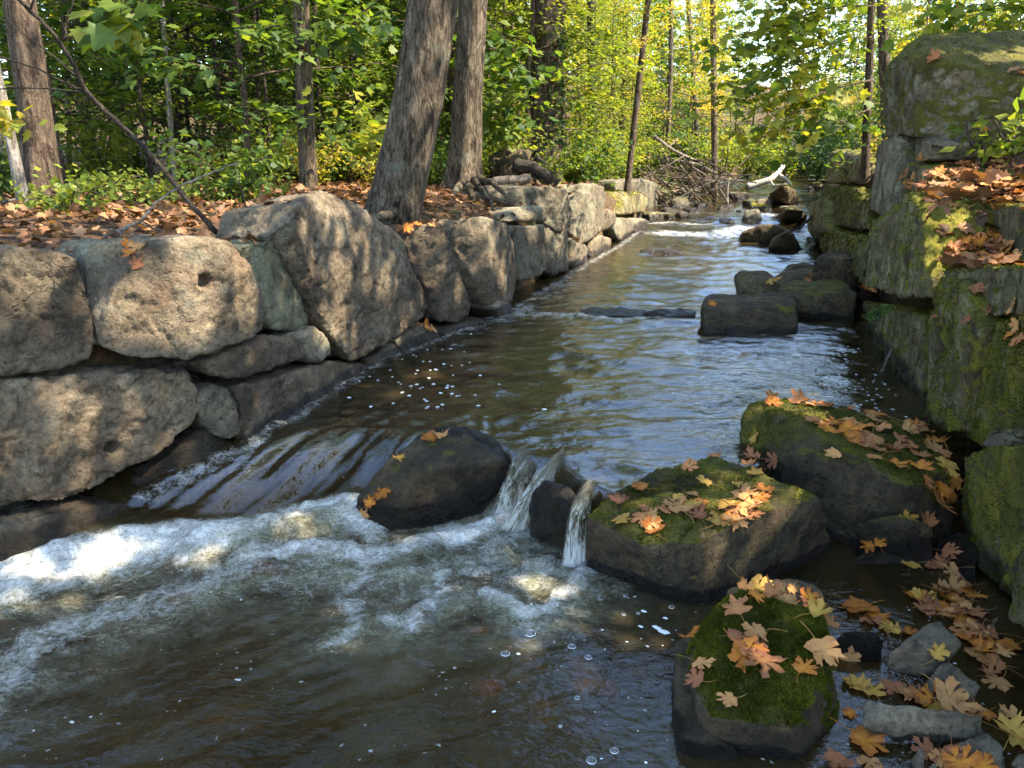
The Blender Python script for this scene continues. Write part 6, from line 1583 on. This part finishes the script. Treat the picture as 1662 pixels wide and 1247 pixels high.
# driftwood heap on the far left shore
def driftwood():
    rg = random.Random(33)
    b = WY(1105, 330, 19.6)
    e = empty('driftwood_heap', b); tag(e, 'tangled heap of brown driftwood on the far left shore', 'driftwood')
    for k in range(120):
        px = rg.uniform(1055, 1190); py = rg.uniform(262, 332) + (px - 1055) * 0.06
        y = rg.uniform(18.6, 21)
        c = WY(px, py, y); L = rg.uniform(.3, .95); an = rg.gauss(0.2, .5) if rg.random() < .75 else rg.uniform(0, 3.1); ti = rg.gauss(-.35, .4)
        d = np.array([math.cos(an) * math.cos(ti), math.sin(an) * math.cos(ti) * .6, math.sin(ti)])
        r = rg.uniform(.007, .022)
        t = np.linspace(-1, 1, 6); bend = np.array([rg.gauss(0, .1), rg.gauss(0, .1), rg.gauss(0, .1)])
        P = c + d * (t * L)[:, None] + bend * (1 - t * t)[:, None] - b
        acc = Acc(); tube(acc, P, r * (1 - .35 * t), 6)
        obj('branch', acc.mesh('branch', M[rg.choice(['bark_brown', 'bark_brown', 'bark_dark', 'wood_grey', 'bark_dark'])]), e)
driftwood()
branch_thing('fallen_branch', 'pale bare limb slanting down into the driftwood heap', 'branch', [([WY(1062, 222, 20), WY(1090, 244, 19.8), WY(1140, 266, 19.5)], .05, .03), ([WY(1085, 240, 19.8), WY(1100, 225, 20)], .02, .01)], 'wood_grey', seed=40)
branch_thing('fallen_branch', 'thin pale forked limb standing at the shore in front of the driftwood', 'branch', [([WY(1182, 345, 18.2), WY(1180, 315, 18.3), WY(1183, 290, 18.4)], .03, .015), ([WY(1182, 330, 18.2), WY(1168, 305, 18.4)], .015, .008)], 'wood_grey', seed=41)
branch_thing('fallen_log', 'bleached white fallen log curving up at the stream bend', 'log', [([WY(1212, 304, 24), WY(1232, 298, 24), WY(1250, 292, 24), WY(1262, 282, 24.2), WY(1272, 270, 24.4)], .11, .07), ([WY(1262, 284, 24.2), WY(1276, 290, 24.0), WY(1284, 300, 23.9)], .06, .04), ([WY(1250, 293, 24), WY(1256, 303, 23.8)], .04, .03)], 'wood_white', sides=14, seed=42, wob=.02)
for k, (a, b, y) in enumerate([((1272, 245), (1310, 272), 22), ((1285, 232), (1318, 262), 22.5), ((1300, 240), (1296, 268), 22.3)]):
    branch_thing('fallen_branch', 'bare grey twig sticking out of the dark bush by the bend', 'branch', [([WY(*a, y), WY((a[0] + b[0]) / 2 + 4, (a[1] + b[1]) / 2 - 3, y), WY(*b, y)], .02, .012)], 'wood_grey', seed=50 + k, group='grey twigs at the bend bush')
branch_thing('fallen_branch', 'dark bare limb dipping into the water beside the right wall', 'branch', [([WY(1318, 352, 13.6), WY(1302, 366, 13.4), WY(1284, 376, 13.3)], .025, .012)], 'bark_dark', seed=54)
# brown clump of roots and leaves hung against the right wall
def root_clump():
    c = W(1358, 440, .32)
    rg = random.Random(9); i0 = len(ROCKS); pts = []
    for a in range(12):
        an = a * .52
        pts.append(c + np.array([math.cos(an) * .27, math.sin(an) * .25, -.30])); pts.append(c + np.array([math.cos(an) * .22 * rg.uniform(.7, 1), math.sin(an) * .2, rg.uniform(.02, .17)]))
    e_ = []
    hull_spec('root_clump', pts, 'boulder', None, vox=.022, rough=.06, seed=142, wet=.02, smooth=1, cb=lambda r, o: (tag(o, 'brown clump of fine roots hung with leaves against the right wall', 'root clump'), e_.append(o)))
    keep = ROCKS[:i0]; ROCKS[:] = ROCKS[i0:]; finish_rocks(); ROCKS[:] = keep + ROCKS
    o = e_[0]
    acc = Acc(); r2 = np.random.default_rng(3)
    for k in range(260):
        u = r2.normal(0, 1, 3); u /= np.linalg.norm(u); u[2] = abs(u[2])
        p0 = u * np.array([.24, .22, .34]) + np.array([0, 0, .05])
        p1 = p0 + r2.normal(0, .07, 3); p2 = p1 + r2.normal(0, .06, 3) - np.array([0, 0, .03])
        tube(acc, np.array([p0, p1, p2]), [.005, .004, .002], 4, cap=False)
    m = obj('fine_root', acc.mesh('fine_root', M['bark_brown']), o); m['kind'] = 'stuff'
root_clump()
leaves([(1350, 422, 'o', .12), (1372, 418, 'o', .12), (1345, 432, 'r', .11), (1366, 430, 'o', .10), (1338, 425, 't', .09)], 'on the brown root clump against the right wall', 'leaves on the brown root clump')

# ------------------------------------------------------------------ leafy branches in view
def leafy_branch(e, base, paths, n, leaf, mat, seed, spread=.14, tmpl=MAPLE, twig='twig', crown='leaves', tilt=.55, droop=.3):
    rng = np.random.default_rng(seed)
    acc = Acc(); C = []; D = []
    for pts, r in paths:
        P = np.array(pts); t0 = np.linspace(0, 1, len(P)); t = np.linspace(0, 1, 14)
        B = np.stack([np.interp(t, t0, P[:, k]) for k in range(3)], -1)
        for _ in range(2): B[1:-1] = (B[:-2] + 2 * B[1:-1] + B[2:]) / 4
        tube(acc, B - base, r * (1 - .75 * t), 6)
        m = n // len(paths)
        tt = rng.uniform(.08, 1.06, m) ** .8
        pos = np.stack([np.interp(tt, t, B[:, k]) for k in range(3)], -1)
        off = rng.normal(0, spread, (m, 3)); off[:, 2] = off[:, 2] * .45 - .04
        C.append(pos + off); d = off.copy(); d[:, 2] -= droop * spread; D.append(d / (np.linalg.norm(d, axis=1)[:, None] + 1e-6))
    C = np.concatenate(C); D = np.concatenate(D)
    obj(twig, acc.mesh(twig, M['bark_brown']), e)
    me = foliage_mesh(crown, C - base, np.tile(np.array([0, -.25, 1.0]), (len(C), 1)), leaf, M[mat], rng, tmpl, D, tilt)
    c = obj(crown, me, e)
    return c
def branch_obj(label, paths, n, leaf, mat, seed, **kw):
    base = np.array(paths[0][0][0]); e = empty('leafy_branch', base); tag(e, label, 'branch')
    leafy_branch(e, base, paths, n, leaf, mat, seed, **kw)
branch_obj('bright green maple branch hanging into the top left corner', [([p(260, -90, 3.4), p(205, -20, 3.4), p(172, 22, 3.4), p(158, 40, 3.4)], .006), ([p(215, -40, 3.4), p(195, 10, 3.4), p(200, 45, 3.4)], .004)], 46, .085, 'leaf_lime', 1, spread=.05)
branch_obj('yellow-green twig of leaves at the left edge by the pale leaning trunk', [([p(-70, 150, 4.6), p(-20, 165, 4.6), p(18, 180, 4.6)], .005), ([p(-40, 170, 4.6), p(10, 195, 4.6), p(60, 190, 4.6)], .004)], 40, .07, 'leaf_gold', 2, spread=.06)
branch_obj('drooping bright green leafy branch between the stout trunk and the ivy trunk', [([p(770, 20, 10.8), p(810, 50, 10.8), p(840, 90, 10.8), p(858, 130, 10.7)], .01), ([p(775, 80, 10.8), p(810, 120, 10.8), p(842, 165, 10.7)], .008), ([p(775, 150, 10.8), p(800, 190, 10.8), p(825, 205, 10.7)], .008)], 260, .13, 'leaf_green', 3, spread=.22)
branch_obj('dark leafed twig crossing the top between grey trunk and leaning trunk', [([p(640, -20, 8.2), p(590, 20, 8.3), p(545, 40, 8.4), p(520, 75, 8.4)], .008), ([p(600, 10, 8.3), p(580, 60, 8.3)], .006)], 130, .11, 'leaf_green', 4, spread=.16)
branch_obj('spray of green leaves in front of the thick leaning trunk foot', [([p(560, 150, 8.0), p(600, 175, 7.8), p(625, 205, 7.7)], .006), ([p(540, 200, 8.0), p(585, 222, 7.9), p(610, 240, 7.8)], .006)], 170, .10, 'leaf_lime', 5, spread=.15)
for k, (pa, sd) in enumerate([([p(1418, 60, 9.2), p(1340, 70, 8.8), p(1250, 120, 8.4), p(1165, 165, 8.2)], 6), ([p(1416, 130, 9.2), p(1340, 145, 8.8), p(1270, 195, 8.6), p(1225, 235, 8.5)], 7), ([p(1415, 10, 9.3), p(1340, 10, 9.0), p(1260, 45, 8.8), p(1180, 60, 8.6), p(1120, 95, 8.5)], 8), ([p(1414, 175, 9.2), p(1370, 200, 9.0), p(1330, 240, 8.9)], 9)]):
    branch_obj(['long leafy branch reaching left over the stream at mid height of the right tree', 'drooping leafy branch below the long branch of the right tree', 'highest leafy branch stretching left along the picture top', 'lowest short leafy branch of the right tree'][k], [(pa, .012), ([pa[1], pa[1] + np.array([-.3, -.2, .12]), pa[2] + np.array([-.1, -.1, .2])], .007), ([pa[1], pa[1] + np.array([-.25, .2, -.05]), pa[2] + np.array([-.2, .3, -.15])], .007)], [300, 240, 330, 160][k], .105, ['leaf_lime', 'leaf_gold', 'leaf_lime', 'leaf_green'][k], sd, spread=.17)
branch_obj('pale green leafy twigs over the pale top block', [([p(1720, -40, 7.5), p(1640, 5, 7.4), p(1570, 20, 7.3), p(1520, 35, 7.3)], .008), ([p(1700, 20, 7.5), p(1640, 40, 7.4), p(1600, 45, 7.3)], .006)], 260, .10, 'leaf_lime', 10, spread=.2)
# ivy on the reddish trunk, plants and ferns of the right wall
branch_obj('dark ivy climbing the right side of the reddish brown trunk', [([WY(892, 262, 12.72), WY(900, 190, 12.72), WY(906, 120, 12.72), WY(905, 50, 12.72)], .012)], 300, .09, 'leaf_dark', 11, spread=.09, tmpl=DIAMOND, tilt=1.0)
def plant(label, px, py, off, h, s, mat, n, seed, leafsz):
    b, _ = wall_hit(px, py, 'R', off)
    e = empty('plant', b); tag(e, label, 'plant')
    a, f = shrub_mesh(seed, h, h * s, n, leafsz, mat, 6)
    obj('stem', a, e); obj('foliage', f, e)
plant('bright green broad-leaved plant at the right edge under the top block', 1650, 262, .55, .42, .8, 'leaf_lime', 110, 61, .10)
plant('small sprig of pale green leaves left on the upper ledge', 1546, 280, .45, .20, .6, 'leaf_lime', 26, 62, .065)
plant('second pale green sprig beside the bright plant on the upper ledge', 1588, 262, .5, .24, .6, 'leaf_lime', 30, 63, .07)
plant('little weeds at the left end of the top block', 1462, 205, .4, .25, .7, 'leaf_green', 26, 64, .085)
plant('tuft of green leaves on the far shelf of the right wall', 1378, 292, .2, .3, .8, 'leaf_lime', 90, 65, .06)
def fern(label, px, py, dirv, L, seed):
    b, _ = wall_hit(px, py, 'R', -.03)
    e = empty('fern', b); tag(e, label, 'fern')
    rng = np.random.default_rng(seed); C = []; D = []; acc = Acc()
    for f in range(2):
        d = np.array(dirv) + rng.normal(0, .15, 3); t = np.linspace(0, 1, 16)
        P = d * (L * t)[:, None] + np.array([0, 0, -.35]) * (L * t * t)[:, None]
        tube(acc, P, .0022, 4, cap=False)
        for i in range(2, 16):
            for s in (-1, 1):
                C.append(P[i]); D.append(np.cross(d, [0, 0, 1.0]) * s + d * .4)
    obj('stem', acc.mesh('stem', M['bark_brown']), e)
    obj('frond', foliage_mesh('frond', np.array(C), np.tile(np.array([0, -.4, 1.0]), (len(C), 1)), .045, M['leaf_green'], rng, DIAMOND, np.array(D), .1), e)
fern('small green fern growing from the crack low on the right wall', 1452, 498, (-.75, -.55, .05), .24, 1)
# ------------------------------------------------------------------ floating bubbles and flecks of foam
def bubbles():
    rng = np.random.default_rng(6)
    acc = Acc(); accw = Acc()
    a = np.arange(10) * 2 * np.pi / 10
    def ring(c, r):
        V = []; 
        for (k, h) in ((1.0, 0.0), (.86, .35), (.55, .62), (.0, .75)):
            V.append(np.stack([c[0] + np.cos(a) * r * k, c[1] + np.sin(a) * r * k, np.full(10, c[2] + r * h)], -1))
        V = np.concatenate(V); Q = []
        for l in range(3):
            for i in range(10): Q.append((l * 10 + i, l * 10 + (i + 1) % 10, (l + 1) * 10 + (i + 1) % 10, (l + 1) * 10 + i))
        acc.add(V, None, np.array(Q), 0.0)
        # foamy rim
        Vr = np.concatenate([np.stack([c[0] + np.cos(a) * r * k, c[1] + np.sin(a) * r * k, np.full(10, c[2] + h)], -1) for k, h in ((1.07, .0), (1.02, .002), (.96, .0))])
        Qr = [(l * 10 + i, l * 10 + (i + 1) % 10, (l + 1) * 10 + (i + 1) % 10, (l + 1) * 10 + i) for l in range(2) for i in range(10)]
        accw.add(Vr, None, np.array(Qr), 1.0)
    def fleck(c, r, st=1.0, an=0.0):
        rr = r * rng.uniform(.7, 1.2, 10)
        x = np.cos(a) * rr * st; y = np.sin(a) * rr
        X = x * math.cos(an) - y * math.sin(an); Y = x * math.sin(an) + y * math.cos(an)
        V = np.concatenate([np.stack([c[0] + X, c[1] + Y, np.full(10, c[2] + .001)], -1), [[c[0], c[1], c[2] + r * .35]]])
        accw.add(V, np.array([(10, i, (i + 1) % 10) for i in range(10)]), None, 1.0)
    def surf(px, py, z):
        w = W(px, py, z); zz = float(water_z(np.array([w[0]]), np.array([w[1]]))[0])
        return np.array([w[0], w[1], zz])
    big = [(975, 972, 9), (1016, 967, 6), (1012, 1000, 4), (1036, 996, 4), (1090, 986, 6), (860, 1028, 12), (820, 1062, 9), (928, 1050, 8), (955, 1067, 7), (937, 1134, 5), (997, 1218, 7), (960, 1234, 8)]
    for px, py, r in big: ring(surf(px, py, -.3), r * 2.6 / F_PX * .85)
    for px, py, r in [(1078, 1026, 9), (1066, 1020, 7), (1045, 994, 5), (1080, 1004, 4), (1040, 1018, 4)]: fleck(surf(px, py, -.3), r * 2.6 / F_PX * .8, 1.6, -.5)
    for i in range(8):
        px = rng.uniform(800, 1100); py = rng.uniform(965, 1240)
        c = surf(px, py, -.3)
        fleck(c, rng.uniform(.002, .005), rng.uniform(1, 1.8), rng.uniform(0, 3))
    for i in range(0):
        px = rng.uniform(0, 620); py = rng.uniform(1010, 1240)
        c = surf(px, py, -.3)
        fleck(c, rng.uniform(.002, .005), rng.uniform(1, 2.4), .55)
    # flecks riding on the upper stream
    for i in range(90):
        px = rng.normal(665, 70); py = rng.normal(610, 45)
        if py > 665 or py < 540: continue
        c = surf(px, py, 0)
        if c[0] > xl(c[1]) + .1: fleck(c, rng.uniform(.006, .013), rng.uniform(1, 1.5), rng.uniform(0, 3))
    for i in range(60):
        px = rng.uniform(1330, 1480); py = rng.uniform(560, 680)
        c = surf(px, py, 0)
        if c[0] < xr(c[1]) - .05: fleck(c, rng.uniform(.004, .009), rng.uniform(1, 1.8), rng.uniform(0, 3))
    k = NT('bubble_film')
    lw_ = k.n('LayerWeight'); lw_.inputs[0].default_value = .35
    tr = k.n('BsdfTransparent'); gl = k.n('BsdfGlossy'); gl.inputs['Roughness'].default_value = .03
    mx = k.n('MixShader'); k.l(k.math('MULTIPLY_ADD', lw_.outputs[1], .8, .06), mx.inputs[0]); k.l(tr.outputs[0], mx.inputs[1]); k.l(gl.outputs[0], mx.inputs[2])
    mb = k.done(mx.outputs[0])
    k = NT('foam_fleck'); mf = k.done(k.bsdf((.82, .82, .8), .5))
    o = obj('floating_bubbles', acc.mesh('floating_bubbles', mb)); tag(o, kind='stuff')
    o = obj('foam_flecks', accw.mesh('foam_flecks', mf)); tag(o, kind='stuff')
bubbles()
print('done', time.time() - T0)
